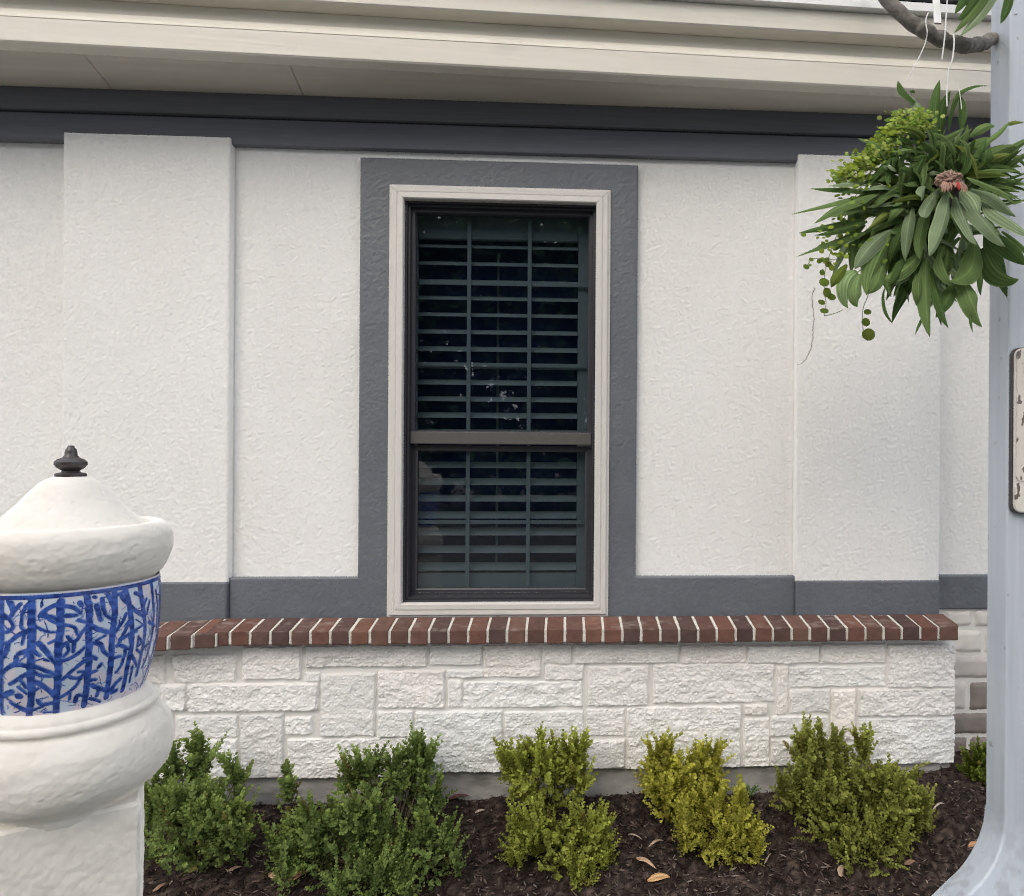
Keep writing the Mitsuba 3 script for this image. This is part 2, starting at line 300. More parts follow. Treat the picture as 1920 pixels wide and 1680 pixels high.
LEAVES = [("f","p",33,[1.095, 1.985, 2.285],[1.014, 1.915, 2.201],[0.998, 1.925, 2.166]), ("f","p",51,[1.117, 1.985, 2.275],[1.071, 1.915, 2.143],[1.02, 1.925, 2.062]), ("f","p",42,[1.147, 1.985, 2.265],[1.135, 1.915, 2.162],[1.152, 1.925, 2.092]), ("f","p",51,[1.165, 1.985, 2.287],[1.178, 1.915, 2.247],[1.191, 1.925, 2.193]), ("f","p",49,[1.172, 1.985, 2.265],[1.175, 1.915, 2.18],[1.246, 1.925, 2.094]), ("f","p",36,[1.195, 1.985, 2.291],[1.224, 1.915, 2.241],[1.307, 1.925, 2.198]), ("f","p",54,[1.232, 1.985, 2.249],[1.243, 1.915, 2.182],[1.315, 1.925, 2.124]), ("f","m",16,[1.176, 1.985, 2.32],[1.188, 1.915, 2.278],[1.278, 1.925, 2.232]), ("g","m",69,[1.227, 2.025, 2.149],[1.2, 1.955, 2.017],[1.117, 1.975, 2.01]), ("g","m",43,[1.118, 2.025, 2.103],[1.087, 1.955, 2.015],[1.131, 1.975, 2.003]), ("g","d",80,[1.254, 2.025, 2.128],[1.252, 1.955, 2.015],[1.35, 1.975, 2.029]), ("g","d",51,[1.258, 2.025, 2.165],[1.28, 1.955, 2.108],[1.35, 1.975, 2.061]), ("g","m",43,[1.073, 2.025, 2.087],[1.033, 1.955, 1.961],[1.055, 1.975, 1.844]), ("g","d",33,[1.099, 2.025, 2.069],[1.066, 1.955, 1.961],[1.118, 1.975, 1.874]), ("g","m",31,[1.054, 2.025, 2.05],[1.011, 1.955, 1.978],[1.033, 1.975, 1.935]), ("g","d",40,[1.16, 2.025, 2.016],[1.117, 1.955, 1.962],[1.095, 1.975, 1.909]), ("g","m",65,[1.194, 2.025, 2.035],[1.16, 1.955, 1.963],[1.236, 1.975, 1.883]), ("g","d",22,[1.243, 2.025, 2.091],[1.211, 1.955, 2.017],[1.228, 1.975, 1.976]), ("g","d",9,[1.074, 2.025, 1.937],[1.026, 1.955, 1.883],[1.015, 1.975, 1.851]), ("g","d",10,[1.221, 2.025, 1.94],[1.161, 1.955, 1.899],[1.191, 1.975, 1.862]), ("g","d",12,[0.942, 2.025, 1.993],[0.903, 1.955, 1.92],[0.951, 1.975, 1.883]), ("g","d",8,[0.983, 2.025, 2.001],[0.942, 1.955, 1.959],[0.965, 1.975, 1.941]), ("l","d",27,[0.93, 2.035, 2.292],[0.804, 1.975, 2.274],[0.728, 2.025, 2.298]), ("l","p",22,[0.892, 2.035, 2.317],[0.804, 1.975, 2.291],[0.769, 2.025, 2.292]), ("l","m",22,[0.919, 2.035, 2.281],[0.787, 1.975, 2.241],[0.675, 2.025, 2.222]), ("l","m",36,[0.923, 2.035, 2.279],[0.798, 1.975, 2.234],[0.729, 2.025, 2.183]), ("l","m",25,[0.9, 2.035, 2.248],[0.805, 1.975, 2.21],[0.77, 2.025, 2.193]), ("l","d",22,[0.893, 2.035, 2.211],[0.769, 1.975, 2.166],[0.685, 2.025, 2.155]), ("l","d",22,[0.897, 2.035, 2.2],[0.787, 1.975, 2.145],[0.728, 2.025, 2.146]), ("l","m",30,[0.893, 2.035, 2.167],[0.78, 1.975, 2.127],[0.685, 2.025, 2.093]), ("l","p",14,[0.871, 2.035, 2.159],[0.795, 1.975, 2.121],[0.808, 2.025, 2.082]), ("g","p",51,[0.978, 2.025, 2.18],[0.869, 1.955, 2.116],[0.831, 1.975, 2.036]), ("g","m",69,[0.979, 2.025, 2.169],[0.88, 1.955, 2.064],[0.868, 1.975, 1.962]), ("l","d",43,[1.028, 2.035, 2.214],[0.969, 1.975, 2.142],[0.964, 2.025, 2.078]), ("g","p",34,[1.034, 2.025, 2.244],[0.981, 1.955, 2.154],[0.995, 1.975, 2.072]), ("g","m",34,[1.083, 2.025, 2.249],[1.014, 1.955, 2.137],[1.028, 1.975, 2.072]), ("g","m",42,[1.061, 2.025, 2.113],[0.982, 1.955, 2.023],[0.926, 1.975, 2.018]), ("g","d",33,[1.017, 2.025, 2.093],[0.967, 1.955, 2.034],[0.948, 1.975, 1.999]), ("g","m",45,[0.942, 2.025, 2.084],[0.895, 1.955, 2.0],[0.875, 1.975, 1.966]), ("l","m",22,[0.998, 2.035, 2.298],[0.917, 1.975, 2.255],[0.9, 2.025, 2.229]), ("l","m",20,[1.035, 2.035, 2.28],[0.961, 1.975, 2.242],[0.963, 2.025, 2.238]), ("l","m",25,[1.065, 2.035, 2.333],[1.005, 1.975, 2.29],[0.993, 2.025, 2.305]), ("f","p",31,[1.054, 1.985, 2.291],[1.003, 1.915, 2.242],[0.99, 1.925, 2.225]), ("u","d",34,[1.058, 2.075, 2.577],[1.017, 2.055, 2.599],[1.015, 2.075, 2.652]), ("u","d",16,[1.05, 2.075, 2.611],[1.055, 2.055, 2.623],[1.082, 2.075, 2.632]), ("u","p",31,[1.116, 2.075, 2.534],[1.048, 2.055, 2.548],[1.054, 2.075, 2.611]), ("u","m",19,[1.108, 2.075, 2.541],[1.025, 2.055, 2.559],[0.979, 2.075, 2.548]), ("u","d",24,[1.054, 2.075, 2.528],[0.994, 2.055, 2.539],[0.977, 2.075, 2.537]), ("u","d",34,[1.128, 2.075, 2.47],[1.114, 2.055, 2.58],[1.152, 2.075, 2.665]), ("u","d",34,[1.155, 2.075, 2.486],[1.131, 2.055, 2.569],[1.165, 2.075, 2.611]), ("u","d",33,[1.178, 2.075, 2.502],[1.17, 2.055, 2.552],[1.208, 2.075, 2.614]), ("u","d",23,[1.209, 2.075, 2.503],[1.208, 2.055, 2.565],[1.208, 2.075, 2.61]), ("u","d",16,[1.173, 2.075, 2.577],[1.208, 2.055, 2.643],[1.313, 2.075, 2.653]), ("u","m",26,[1.24, 2.075, 2.481],[1.274, 2.055, 2.514],[1.333, 2.075, 2.53]), ("u","m",20,[1.248, 2.075, 2.448],[1.313, 2.055, 2.474],[1.364, 2.075, 2.534]), ("u","m",16,[1.36, 2.075, 2.532],[1.37, 2.055, 2.531],[1.415, 2.075, 2.536]), ("u","m",22,[1.303, 2.075, 2.359],[1.344, 2.055, 2.423],[1.415, 2.075, 2.473]), ("u","d",14,[1.365, 2.075, 2.432],[1.387, 2.055, 2.417],[1.416, 2.075, 2.385]), ("u","d",16,[1.319, 2.075, 2.333],[1.344, 2.055, 2.356],[1.416, 2.075, 2.371]), ("u","m",16,[1.374, 2.075, 2.285],[1.384, 2.055, 2.289],[1.417, 2.075, 2.294]), ("u","m",20,[0.966, 2.075, 2.454],[0.923, 2.055, 2.444],[0.893, 2.075, 2.475]), ("l","d",27,[1.057, 2.035, 2.443],[0.967, 1.975, 2.438],[0.949, 2.025, 2.457]), ("u","d",26,[1.113, 2.075, 2.444],[1.06, 2.055, 2.482],[1.041, 2.075, 2.507]), ("l","m",22,[1.083, 2.035, 2.436],[1.107, 1.975, 2.425],[1.189, 2.025, 2.483]), ("u","p",19,[1.19, 2.075, 2.472],[1.205, 2.055, 2.486],[1.24, 2.075, 2.53]), ("u","m",22,[1.194, 2.075, 2.427],[1.213, 2.055, 2.464],[1.236, 2.075, 2.525]), ("l","d",34,[1.183, 2.035, 2.351],[1.181, 1.975, 2.362],[1.195, 2.025, 2.428]), ("l","d",31,[1.02, 2.035, 2.331],[0.964, 1.975, 2.335],[1.003, 2.025, 2.397]), ("l","m",19,[1.02, 2.035, 2.339],[1.019, 1.975, 2.372],[1.095, 2.025, 2.388]), ("l","d",22,[1.091, 2.035, 2.411],[1.037, 1.975, 2.412],[1.037, 2.025, 2.42]), ("l","p",22,[1.145, 2.035, 2.353],[1.078, 1.975, 2.34],[1.079, 2.025, 2.349]), ("l","p",25,[0.99, 2.035, 2.353],[0.931, 1.975, 2.345],[0.933, 2.025, 2.347]), ("l","m",20,[0.997, 2.035, 2.335],[0.924, 1.975, 2.319],[0.918, 2.025, 2.317]), ("u","d",22,[1.104, 2.075, 2.492],[1.078, 2.055, 2.497],[1.077, 2.075, 2.525]), ("l","d",29,[1.16, 2.035, 2.38],[1.096, 1.975, 2.396],[1.131, 2.025, 2.47]), ("l","d",25,[1.247, 2.035, 2.397],[1.225, 1.975, 2.407],[1.263, 2.025, 2.459]), ("l","d",22,[1.27, 2.035, 2.368],[1.24, 1.975, 2.371],[1.256, 2.025, 2.422]), ("l","m",29,[1.02, 2.035, 2.262],[0.95, 1.975, 2.22],[0.956, 2.025, 2.194])]
CREEP = [[0.805, 2.035, 2.324], [0.855, 2.035, 2.349], [0.918, 2.035, 2.395], [0.959, 2.035, 2.44], [0.981, 2.035, 2.481], [1.019, 2.035, 2.501], [1.068, 2.035, 2.506], [1.076, 2.035, 2.48]]
VINES = [[[0.908, 2.005, 2.356], [0.828, 2.005, 2.221], [0.774, 2.005, 2.09], [0.76, 2.005, 2.039], [0.758, 2.005, 1.985], [0.764, 2.005, 1.945], [0.759, 2.005, 1.909]], [[0.892, 2.005, 2.114], [0.896, 2.005, 1.998], [0.874, 2.005, 1.919], [0.875, 2.005, 1.875], [0.89, 2.005, 1.85]], [[0.807, 2.005, 2.076], [0.763, 2.005, 2.075], [0.726, 2.005, 2.078], [0.708, 2.005, 2.056]], [[0.857, 2.005, 2.301], [0.824, 2.005, 2.307], [0.798, 2.005, 2.315], [0.789, 2.005, 2.317]], [[0.759, 2.005, 1.909], [0.79, 2.005, 1.917], [0.815, 2.005, 1.928]]]
COINS = [[0.756, 2.0, 2.007, 0.0144], [0.769, 2.01, 1.979, 0.0151], [0.786, 2.02, 1.969, 0.0122], [0.749, 2.0, 1.948, 0.0101], [0.761, 2.01, 1.925, 0.0122], [0.896, 2.02, 1.926, 0.0101], [0.882, 2.0, 1.892, 0.013], [0.895, 2.01, 1.857, 0.0187], [0.75, 2.02, 2.075, 0.0086], [0.717, 2.0, 2.073, 0.0072], [0.706, 2.01, 2.054, 0.0094], [0.776, 2.02, 2.065, 0.0094], [0.75, 2.0, 2.036, 0.0094], [0.837, 2.01, 2.353, 0.0151], [0.948, 2.02, 2.468, 0.0166], [0.854, 2.0, 2.371, 0.0122], [0.903, 2.01, 2.434, 0.0094], [0.811, 2.02, 2.334, 0.0122], [0.961, 2.0, 2.453, 0.0122], [0.881, 2.01, 2.394, 0.0108]]
BROAD = [[[0.846, 1.975, 2.033], [0.779, 1.925, 1.998], [0.814, 1.965, 1.924], 0.068], [[0.853, 1.975, 2.026], [0.811, 1.925, 1.967], [0.842, 1.965, 1.928], 0.054], [[0.813, 1.975, 2.054], [0.758, 1.925, 2.004], [0.763, 1.965, 1.983], 0.034]]
CROWN = [1.104, 1.95, 2.295]
BRANCH = [[0.938, 2.2, 3.216], [0.956, 2.12, 2.989], [0.987, 2.07, 2.878], [1.024, 2.05, 2.823], [1.083, 2.05, 2.788], [1.147, 2.06, 2.767], [1.209, 2.08, 2.768], [1.299, 2.14, 2.807], [1.42, 2.26, 2.9], [1.517, 2.332, 2.969], [1.662, 2.334, 3.024]]
CORDS = [[[1.081, 2.03, 2.83], [1.069, 2.022, 2.796], [1.073, 2.02, 2.766], [1.075, 2.03, 2.753], [1.062, 2.035, 2.711], [1.04, 2.04, 2.668], [1.026, 2.05, 2.634]], [[1.161, 2.035, 2.772], [1.16, 2.028, 2.746], [1.157, 2.03, 2.698], [1.149, 2.04, 2.66], [1.152, 2.05, 2.561]], [[1.159, 2.06, 2.957], [1.137, 2.03, 2.839], [1.132, 2.028, 2.773], [1.126, 2.035, 2.694]], [[1.183, 2.05, 2.639], [1.19, 2.05, 2.61], [1.197, 2.05, 2.554]]]
HANGER = [[1.118, 2.045, 2.809], [1.119, 2.05, 2.843], [1.121, 2.07, 2.946], [1.139, 2.12, 3.198]]
UPPER = [[[1.304, 2.02, 2.968], [1.255, 2.02, 2.877], [1.155, 2.02, 2.766], 0.034, 'm'], [[1.312, 2.02, 2.968], [1.275, 2.02, 2.857], [1.173, 2.02, 2.757], 0.036, 'p'], [[1.274, 2.02, 2.95], [1.226, 2.02, 2.86], [1.167, 2.02, 2.805], 0.03, 'd'], [[1.255, 2.02, 2.966], [1.197, 2.02, 2.883], [1.157, 2.02, 2.824], 0.03, 'd'], [[1.329, 2.02, 2.937], [1.338, 2.02, 2.873], [1.299, 2.02, 2.801], 0.032, 'd'], [[1.321, 2.02, 2.968], [1.255, 2.02, 2.869], [1.209, 2.02, 2.82], 0.03, 'm'], [[1.287, 2.02, 2.999], [1.205, 2.02, 2.931], [1.107, 2.02, 2.871], 0.03, 'd']]

# ------------------------------------------------------------------ ground
put("ground", grid(np.stack(np.meshgrid(np.linspace(-400, 400, 9), np.linspace(-400, 400, 9), [-0.165], indexing="ij"), -1)[:, :, 0]), "yard")
tag("ground", kind="structure")


def ground_z(x, y):
    x, y = np.asarray(x, float), np.asarray(y, float)
    z = 0.065 - 0.30 * np.maximum(2.9 - y, 0) + 0.085 * np.clip((x - 0.9) / 0.6, 0, 1)
    return np.maximum(z, -0.15 + 0.02 * meshkit.noise(np.stack([x * 3, y * 3, 0 * x], -1)))


gx, gy = np.meshgrid(np.arange(-3.4, 4.0, 0.012), np.arange(1.75, 3.12, 0.012), indexing="ij")
gp = np.stack([gx, gy, 0 * gx], -1)
lump = (meshkit.fbm(gp * 9, 3, 1) - 0.5) * 0.03 + (meshkit.fbm(gp * 45, 3, 2) - 0.5) * 0.022
edge = np.clip((gy - 1.75) / 0.12, 0, 1)
gz = ground_z(gx, gy) + lump - (1 - edge) * 0.06
gm = grid(np.stack([gx, gy, gz], -1))
gn = meshkit.fbm(gp * 60, 2, 5).reshape(-1, 1)
put("mulch_bed", gm, "mulch_soil", True, color=np.array([[0.014, 0.010, 0.009]]) + gn ** 3 * np.array([[0.17, 0.125, 0.105]]))
tag("mulch_bed", kind="structure")


def mulch_z(x, y):
    i = np.clip(((np.asarray(x) + 3.4) / 0.012).astype(int), 0, gx.shape[0] - 1)
    j = np.clip(((np.asarray(y) - 1.75) / 0.012).astype(int), 0, gx.shape[1] - 1)
    return gz[i, j]


def chips(n, lo, hi, wide, palette, seed, x0=-2.2, x1=2.6, y0=2.05, y1=2.9):
    r = np.random.default_rng(seed)
    x, y = r.uniform(x0, x1, n), r.uniform(y0, y1, n)
    z = mulch_z(x, y) + r.uniform(0.001, 0.010, n)
    L, w = r.uniform(lo, hi, n) * r.uniform(0.5, 1, n), r.uniform(*wide, n)
    a, tilt, roll = r.uniform(0, 6.283, n), r.normal(0, 0.35, n), r.normal(0, 0.5, n)
    d = np.stack([np.cos(a) * np.cos(tilt), np.sin(a) * np.cos(tilt), np.sin(tilt)], 1)
    s = np.cross(d, [0, 0, 1])
    s /= np.linalg.norm(s, axis=1, keepdims=True)
    u = np.cross(s, d)
    s, u = s * np.cos(roll)[:, None] + u * np.sin(roll)[:, None], u * np.cos(roll)[:, None] - s * np.sin(roll)[:, None]
    c = np.stack([x, y, z], 1)
    bend = r.uniform(-0.12, 0.2, n)[:, None] * L[:, None]
    rows = []
    for t, ww in ((-0.5, 0.25), (-0.15, 1.0), (0.2, 0.8), (0.5, 0.15)):
        m = c + d * (L * t)[:, None] + u * bend * (t * t)
        for e in (-0.5, 0.5):
            rows.append(m + s * (w * ww * e)[:, None] + u * (0.0015 if e > 0 else 0))
    V = np.stack(rows, 1)
    i = np.arange(n)[:, None] * 8
    F = np.concatenate([i + np.array([[k, k + 1, k + 3, k + 2]]) for k in (0, 2, 4)])
    col = np.asarray(palette)[r.integers(0, len(palette), n)] * r.uniform(0.5, 1.5, (n, 1))
    return (V.reshape(-1, 3), F), np.repeat(col, 8, 0)


m1, c1 = chips(26000, 0.010, 0.045, (0.0025, 0.007), [(0.026, 0.017, 0.014), (0.050, 0.033, 0.028), (0.014, 0.009, 0.008), (0.13, 0.095, 0.08), (0.040, 0.031, 0.028)], 3)
m2, c2 = chips(4200, 0.010, 0.045, (0.002, 0.007), [(0.16, 0.13, 0.12), (0.11, 0.09, 0.085), (0.26, 0.21, 0.18), (0.09, 0.065, 0.06)], 4)
put("wood_chip_mulch", cat([trimesh.Trimesh(m1[0], np.vstack([m1[1][:, :3], m1[1][:, [0, 2, 3]]]), process=False), trimesh.Trimesh(m2[0], np.vstack([m2[1][:, :3], m2[1][:, [0, 2, 3]]]), process=False)]),
    "mulch_soil", color=np.vstack([c1, c2]))
tag("wood_chip_mulch", "dark brown shredded bark mulch covering the planting bed", "mulch", kind="stuff")

# ------------------------------------------------------------------ house: walls
H = tag("house", "white stucco house front with grey trim, brick ledge and whitewashed stone base", "house")
OPEN = (-0.695, 0.145, 0.853, 2.575)
wall = unman(man(bx(-2.06, 1.637, 3.0, 3.15, 0.0, 3.15)) - man(bx(OPEN[0], OPEN[1], 2.9, 3.3, OPEN[2], OPEN[3])))


def dash_relief(X, Z):
    """Dash stucco: close-set pimples thrown on, with a few deeper pits."""
    q = np.stack([X, Z, 0 * X + 0.3], -1)
    a, b = meshkit.noise(q * [122, 122, 1], 1), meshkit.noise(q * [190, 190, 1], 2)
    pit = np.clip((meshkit.noise(q * [120, 120, 1], 5) - 0.80) / 0.15, 0, 1)
    soft = meshkit.noise(q * [9, 9, 1], 4) - 0.5
    return 0.0027 * (a - 0.5) + 0.0018 * (b - 0.5) - 0.0022 * pit + 0.002 * soft


def trowel_relief(X, Z):
    """Skip-trowel stucco: short curled ridges dragged over smooth islands."""
    q = np.stack([X, Z, 0 * X + 0.7], -1)
    wx, wz = meshkit.noise(q * [38, 38, 1], 11) - 0.5, meshkit.noise(q * [38, 38, 1], 12) - 0.5
    w = np.stack([X * 92 + 3.6 * wx, Z * 99 + 3.6 * wz, 0 * X], -1)
    a = meshkit.noise(w, 13)
    ridge = np.clip((1 - np.abs(2 * a - 1) - 0.78) / 0.22, 0, 1)
    keep = 0.55 + 0.6 * meshkit.noise(q * [30, 30, 1], 14)
    return 0.0019 * ridge * keep + 0.0012 * (a - 0.5) + 0.0010 * (meshkit.noise(q * [150, 150, 1], 15) - 0.5) + 0.002 * (meshkit.noise(q * [8, 8, 1], 16) - 0.5)


def relief(x0, x1, z0, z1, y, fn, back, step=0.0042, hole=None, gain=1.0, open_=""):
    """A rendered face at y with real relief, its edges turned back to the wall; hole = (x0, x1, z0, z1) is left open."""
    nx, nz = int((x1 - x0) / step) + 1, int((z1 - z0) / step) + 1
    xs, zs = np.linspace(x0, x1, nx + 1), np.linspace(z0, z1, nz + 1)
    X, Z = np.meshgrid(xs, zs, indexing="ij")
    d = np.minimum(np.minimum(X - x0 + ("l" in open_), x1 - X + ("r" in open_)), np.minimum(Z - z0, z1 - Z))
    if open_ == "s":
        d = np.where(Z < 0.971, np.maximum(d, np.minimum(Z - z0, 1)), d)
    Y = y - gain * fn(X, Z) + 0.004 * np.clip(1 - d / 0.006, 0, 1) ** 2
    P = np.stack([X, Y, Z], -1)
    m = grid(P)
    if hole:
        c = m.triangles_center
        m.update_faces(~((c[:, 0] > hole[0]) & (c[:, 0] < hole[1]) & (c[:, 2] > hole[2]) & (c[:, 2] < hole[3])))
        m.remove_unreferenced_vertices()
    rim = np.concatenate([P[:, 0], P[-1, 1:], P[::-1, -1][1:], P[0, ::-1][1:]])
    bk = rim.copy()
    bk[:, 1] = back
    return cat([m, grid(np.stack([rim, bk]))])


WH = (-0.72, 0.16, 0.83, 2.60)
put(H + "__stucco_wall", cat([wall, relief(-1.396, 1.0, 0.9, 2.80, 2.9965, trowel_relief, 2.9995, hole=(-0.85, 0.285, 0.9, 2.72))]), "stucco_trowel", 60)
put(H + "__stucco_wall", cat([bx(1.6372, 3.2, 3.10, 3.2, 0.0, 3.15), relief(1.64, 2.3, 0.9, 2.9, 3.0965, dash_relief, 3.0995)]), "stucco_dash", 60)
put(H + "__stucco_wall", cat([bx(-3.8, -2.0605, 3.018, 3.15, 0.0, 3.15), relief(-2.9, -2.0605, 0.9, 2.9, 3.012, dash_relief, 3.0175)]), "stucco_dash", 60)
for x0, x1 in ((-2.062, -1.397), (1.0, 1.637)):
    put(H + "__pilaster", cat([bx(x0, x1, 2.957, 2.9995, 0.945, 2.801, 0.002), relief(x0, x1, 0.945, 2.801, 2.952, dash_relief, 2.958)]), "stucco_dash", 60)
# grey base band, jogging forward round the pilasters
for x0, x1, y0, z1 in ((-2.062, -1.397, 2.946, 0.957), (1.0, 1.637, 2.946, 0.955)):
    put(H + "__base_band", cat([bx(x0, x1, y0 + 0.004, 2.9995, 0.78, z1, 0.002), relief(x0, x1, 0.78, z1, y0, trowel_relief, y0 + 0.008, gain=0.8)]), "grey_stucco", 60)
put(H + "__base_band", bx(-3.7, -2.064, 2.985, 3.0175, 0.78, 0.965, 0.003), "grey_stucco")
put(H + "__base_band", cat([bx(1.6375, 3.2, 3.074, 3.0995, 0.80, 0.955, 0.002), relief(1.6375, 2.3, 0.80, 0.955, 3.070, trowel_relief, 3.078, gain=0.8)]), "grey_stucco", 60)
band_l = relief(-1.396, -0.869, 0.78, 0.971, 2.966, trowel_relief, 2.9995, gain=0.8, open_="r")
band_r = relief(0.305, 0.9995, 0.78, 0.971, 2.966, trowel_relief, 2.9995, gain=0.8, open_="l")
put(H + "__window_surround", cat([relief(-0.869, 0.305, 0.78, 2.7395, 2.966, trowel_relief, 2.9995, hole=WH, gain=0.8, open_="s"), band_l, band_r]), "grey_stucco", 60)
# frieze: two boards, the lower one notched round the pilaster heads
put(H + "__frieze_board", bx(-3.6, 3.2, 2.948, 3.09, 2.892, 2.99, 0.003), "frieze_paint")
put(H + "__frieze_board", bx(-3.6, 3.2, 2.966, 3.09, 2.7775, 2.886, 0.003), "frieze_paint")
put(H + "__frieze_joint", bx(-3.6, 3.2, 2.972, 2.998, 2.884, 2.894), "dark_frame")
# a hairline crack on the right-hand pilaster
ck = spline([(1.075, 0, 2.225), (1.063, 0, 2.17), (1.072, 0, 2.09), (1.066, 0, 1.99), (1.050, 0, 1.935), (1.018, 0, 1.895), (0.998, 0, 1.888)], 40)
ck[:, 1] = 2.9510
ck[:, 0] += rng.normal(0, 0.0022, 40)
put(H + "__plaster_crack", tube(ck, 0.0008 + 0.0005 * rng.random(40), 5), "crack_dark")

# ------------------------------------------------------------------ house: eave, gutter, roof
ANG = math.atan(0.033)


def eave(m):
    m = m.copy()
    m.apply_translation((0, -2.69, 0))
    m.apply_transform(trimesh.transformations.rotation_matrix(ANG, (0, 0, 1)))
    m.apply_translation((0, 2.69, 0))
    return m


def along(poly, x0=-4.2, x1=4.2):
    """Extrudes a (y, z) outline along the eave."""
    q = trimesh.creation.extrude_polygon(Polygon(poly), x1 - x0)
    V = q.vertices
    return eave(trimesh.Trimesh(np.stack([V[:, 2] + x0, V[:, 0], V[:, 1]], 1), q.faces[:, ::-1], process=False))


put(H + "__fascia_board", along([(2.69, 2.985), (2.69, 3.070), (2.70, 3.071), (2.75, 3.071), (2.75, 2.979), (2.695, 2.979)]), "cream_paint")
put(H + "__trim_strip", along([(2.689, 3.072), (2.694, 3.085), (2.712, 3.113), (2.76, 3.113), (2.76, 3.072)]), "cream_paint")
put(H + "__eave_cove", along([(2.725, 3.114), (2.722, 3.166), (2.78, 3.166), (2.78, 3.114)]), "cream_paint")
put(H + "__crown_board", along([(2.662, 3.168), (2.656, 3.174), (2.655, 3.250), (2.66, 3.255), (2.80, 3.255), (2.80, 3.168)]), "cream_paint")
put(H + "__drip_edge", along([(2.626, 3.258), (2.626, 3.290), (2.630, 3.293), (2.80, 3.293), (2.80, 3.258)]), "white_metal")
rf = along([(2.66, 3.296), (2.640, 3.296), (4.62, 5.29), (4.62, 5.25)])
put(H + "__roof", rf, "roof_shingle", color=np.full((len(rf.vertices), 3), 0.03))
rr = np.random.default_rng(5)
for row in range(8):
    x = -2.2 + 0.13 * (row % 2)
    while x < 2.6:
        w = rr.uniform(0.20, 0.30)
        o, zz = row * 0.095, row * 0.095
        s = bx(x, x + w - 0.006, 0, 0.16, 0, 0.009 + 0.004 * rr.random(), 0.001)
        s.apply_transform(trimesh.transformations.rotation_matrix(math.radians(40), (1, 0, 0)))
        s.apply_translation((0, 2.634 + o, 3.300 + zz))
        put(H + "__roof__shingle", eave(s), "roof_shingle", color=np.tile(np.array([[0.035, 0.032, 0.034]]) * rr.uniform(0.5, 1.6) + np.array([[0.02, 0.004, 0.006]]) * (rr.random() < 0.25), (len(s.vertices), 1)))
        x += w
# soffit: boards with open joints running back to the wall
E_Y = lambda x: 2.69 + 0.033 * x
cuts = [(-4.2, -4.2), (-1.800, -1.878), (-1.058, -1.106), (2.05, 2.0), (4.2, 4.2)]
put(H + "__soffit", bx(-4.2, 4.2, 2.87, 3.15, 2.992, 3.0), "dark_frame")
for (a0, a1), (b0, b1) in zip(cuts[:-1], cuts[1:]):
    g = 0.0018
    Q = [(a0 + g, E_Y(a0) + 0.012), (b0 - g, E_Y(b0) + 0.012), (b1 - g, 3.0), (a1 + g, 3.0)]
    s = trimesh.creation.extrude_polygon(Polygon(Q), 0.010)
    s.apply_translation((0, 0, 2.9815))
    put(H + "__soffit__panel", s, "soffit_paint")

# ------------------------------------------------------------------ house: window
W = H + "__window"


def ring(x0, x1, z0, z1, prof):
    """Four mitred lengths of a moulding; prof rows are (inset, y)."""
    out = []
    for side in range(4):
        P = []
        for t, y in prof:
            c = [(x0 + t, z0 + t), (x1 - t, z0 + t), (x1 - t, z1 - t), (x0 + t, z1 - t)]
            (ax, az), (bx_, bz) = c[side], c[(side + 1) % 4]
            L = math.hypot(bx_ - ax, bz - az)
            k = 0.0005 / L
            P.append([(ax + (bx_ - ax) * k, y, az + (bz - az) * k), (bx_ - (bx_ - ax) * k, y, bz - (bz - az) * k)])
        out.append(grid(np.array(P)))
    return out


TRIM = [(0, 2.9655), (0, 2.957), (0.003, 2.954), (0.011, 2.954), (0.0125, 2.945), (0.015, 2.943), (0.031, 2.943), (0.034, 2.9455), (0.038, 2.939), (0.058, 2.938), (0.062, 2.942), (0.062, 3.0)]
for m in ring(-0.745, 0.187, 0.803, 2.625, TRIM):
    put(W + "__trim", m, "trim_vinyl", 25)
FR = [(0, 2.998), (0, 2.972), (0.010, 2.972), (0.010, 2.990), (0.0115, 2.990), (0.0115, 2.984), (0.020, 2.984), (0.020, 3.13)]
for m in ring(-0.6838, 0.1338, 0.8642, 2.5638, FR):
    put(W + "__frame", m, "dark_frame")
SU = [(0, 3.02), (0, 3.004), (0.014, 3.004), (0.018, 3.010), (0.018, 3.034)]
for m in ring(-0.6633, 0.1133, 1.575, 2.5433, SU):
    put(W + "__upper_sash", m, "dark_frame")
for m in ring(-0.6633, 0.1133, 0.8843, 1.53, [(0, 3.06), (0, 3.034), (0.020, 3.034), (0.026, 3.038), (0.026, 3.056)]):
    put(W + "__lower_sash", m, "dark_frame")
put(W + "__meeting_rail", bx(-0.6625, 0.1125, 2.998, 3.04, 1.535, 1.588, 0.003), "bronze_rail")
put(W + "__pane", bx(-0.648, 0.098, 3.0300, 3.0301, 1.585, 2.528), "window_glass")
scene[W + "__pane"] = {"type": "rectangle", "to_world": T().translate([-0.275, 3.030, 2.058]).rotate([1, 0, 0], 90).scale([0.373, 0.472, 1]), "bsdf": {"type": "ref", "id": "window_glass"}}
scene[W + "__pane_001"] = {"type": "rectangle", "to_world": T().translate([-0.275, 3.052, 1.207]).rotate([1, 0, 0], 90).scale([0.366, 0.302, 1]), "bsdf": {"type": "ref", "id": "window_glass"}}
for x in (-0.426, -0.162):
    put(W + "__grille_bar", bx(x - 0.0085, x + 0.0085, 3.064, 3.070, 0.905, 2.53, 0.001), "shutter_paint")
for z in (2.243, 1.886, 1.194):
    put(W + "__grille_bar", bx(-0.645, 0.095, 3.0715, 3.0765, z - 0.0085, z + 0.0085, 0.001), "shutter_paint")
put(W + "__shutter_stile", bx(-0.72, -0.655, 3.092, 3.122, 0.84, 2.59, 0.003), "shutter_paint")
put(W + "__shutter_stile", bx(0.052, 0.16, 3.092, 3.122, 0.84, 2.59, 0.003), "shutter_paint")
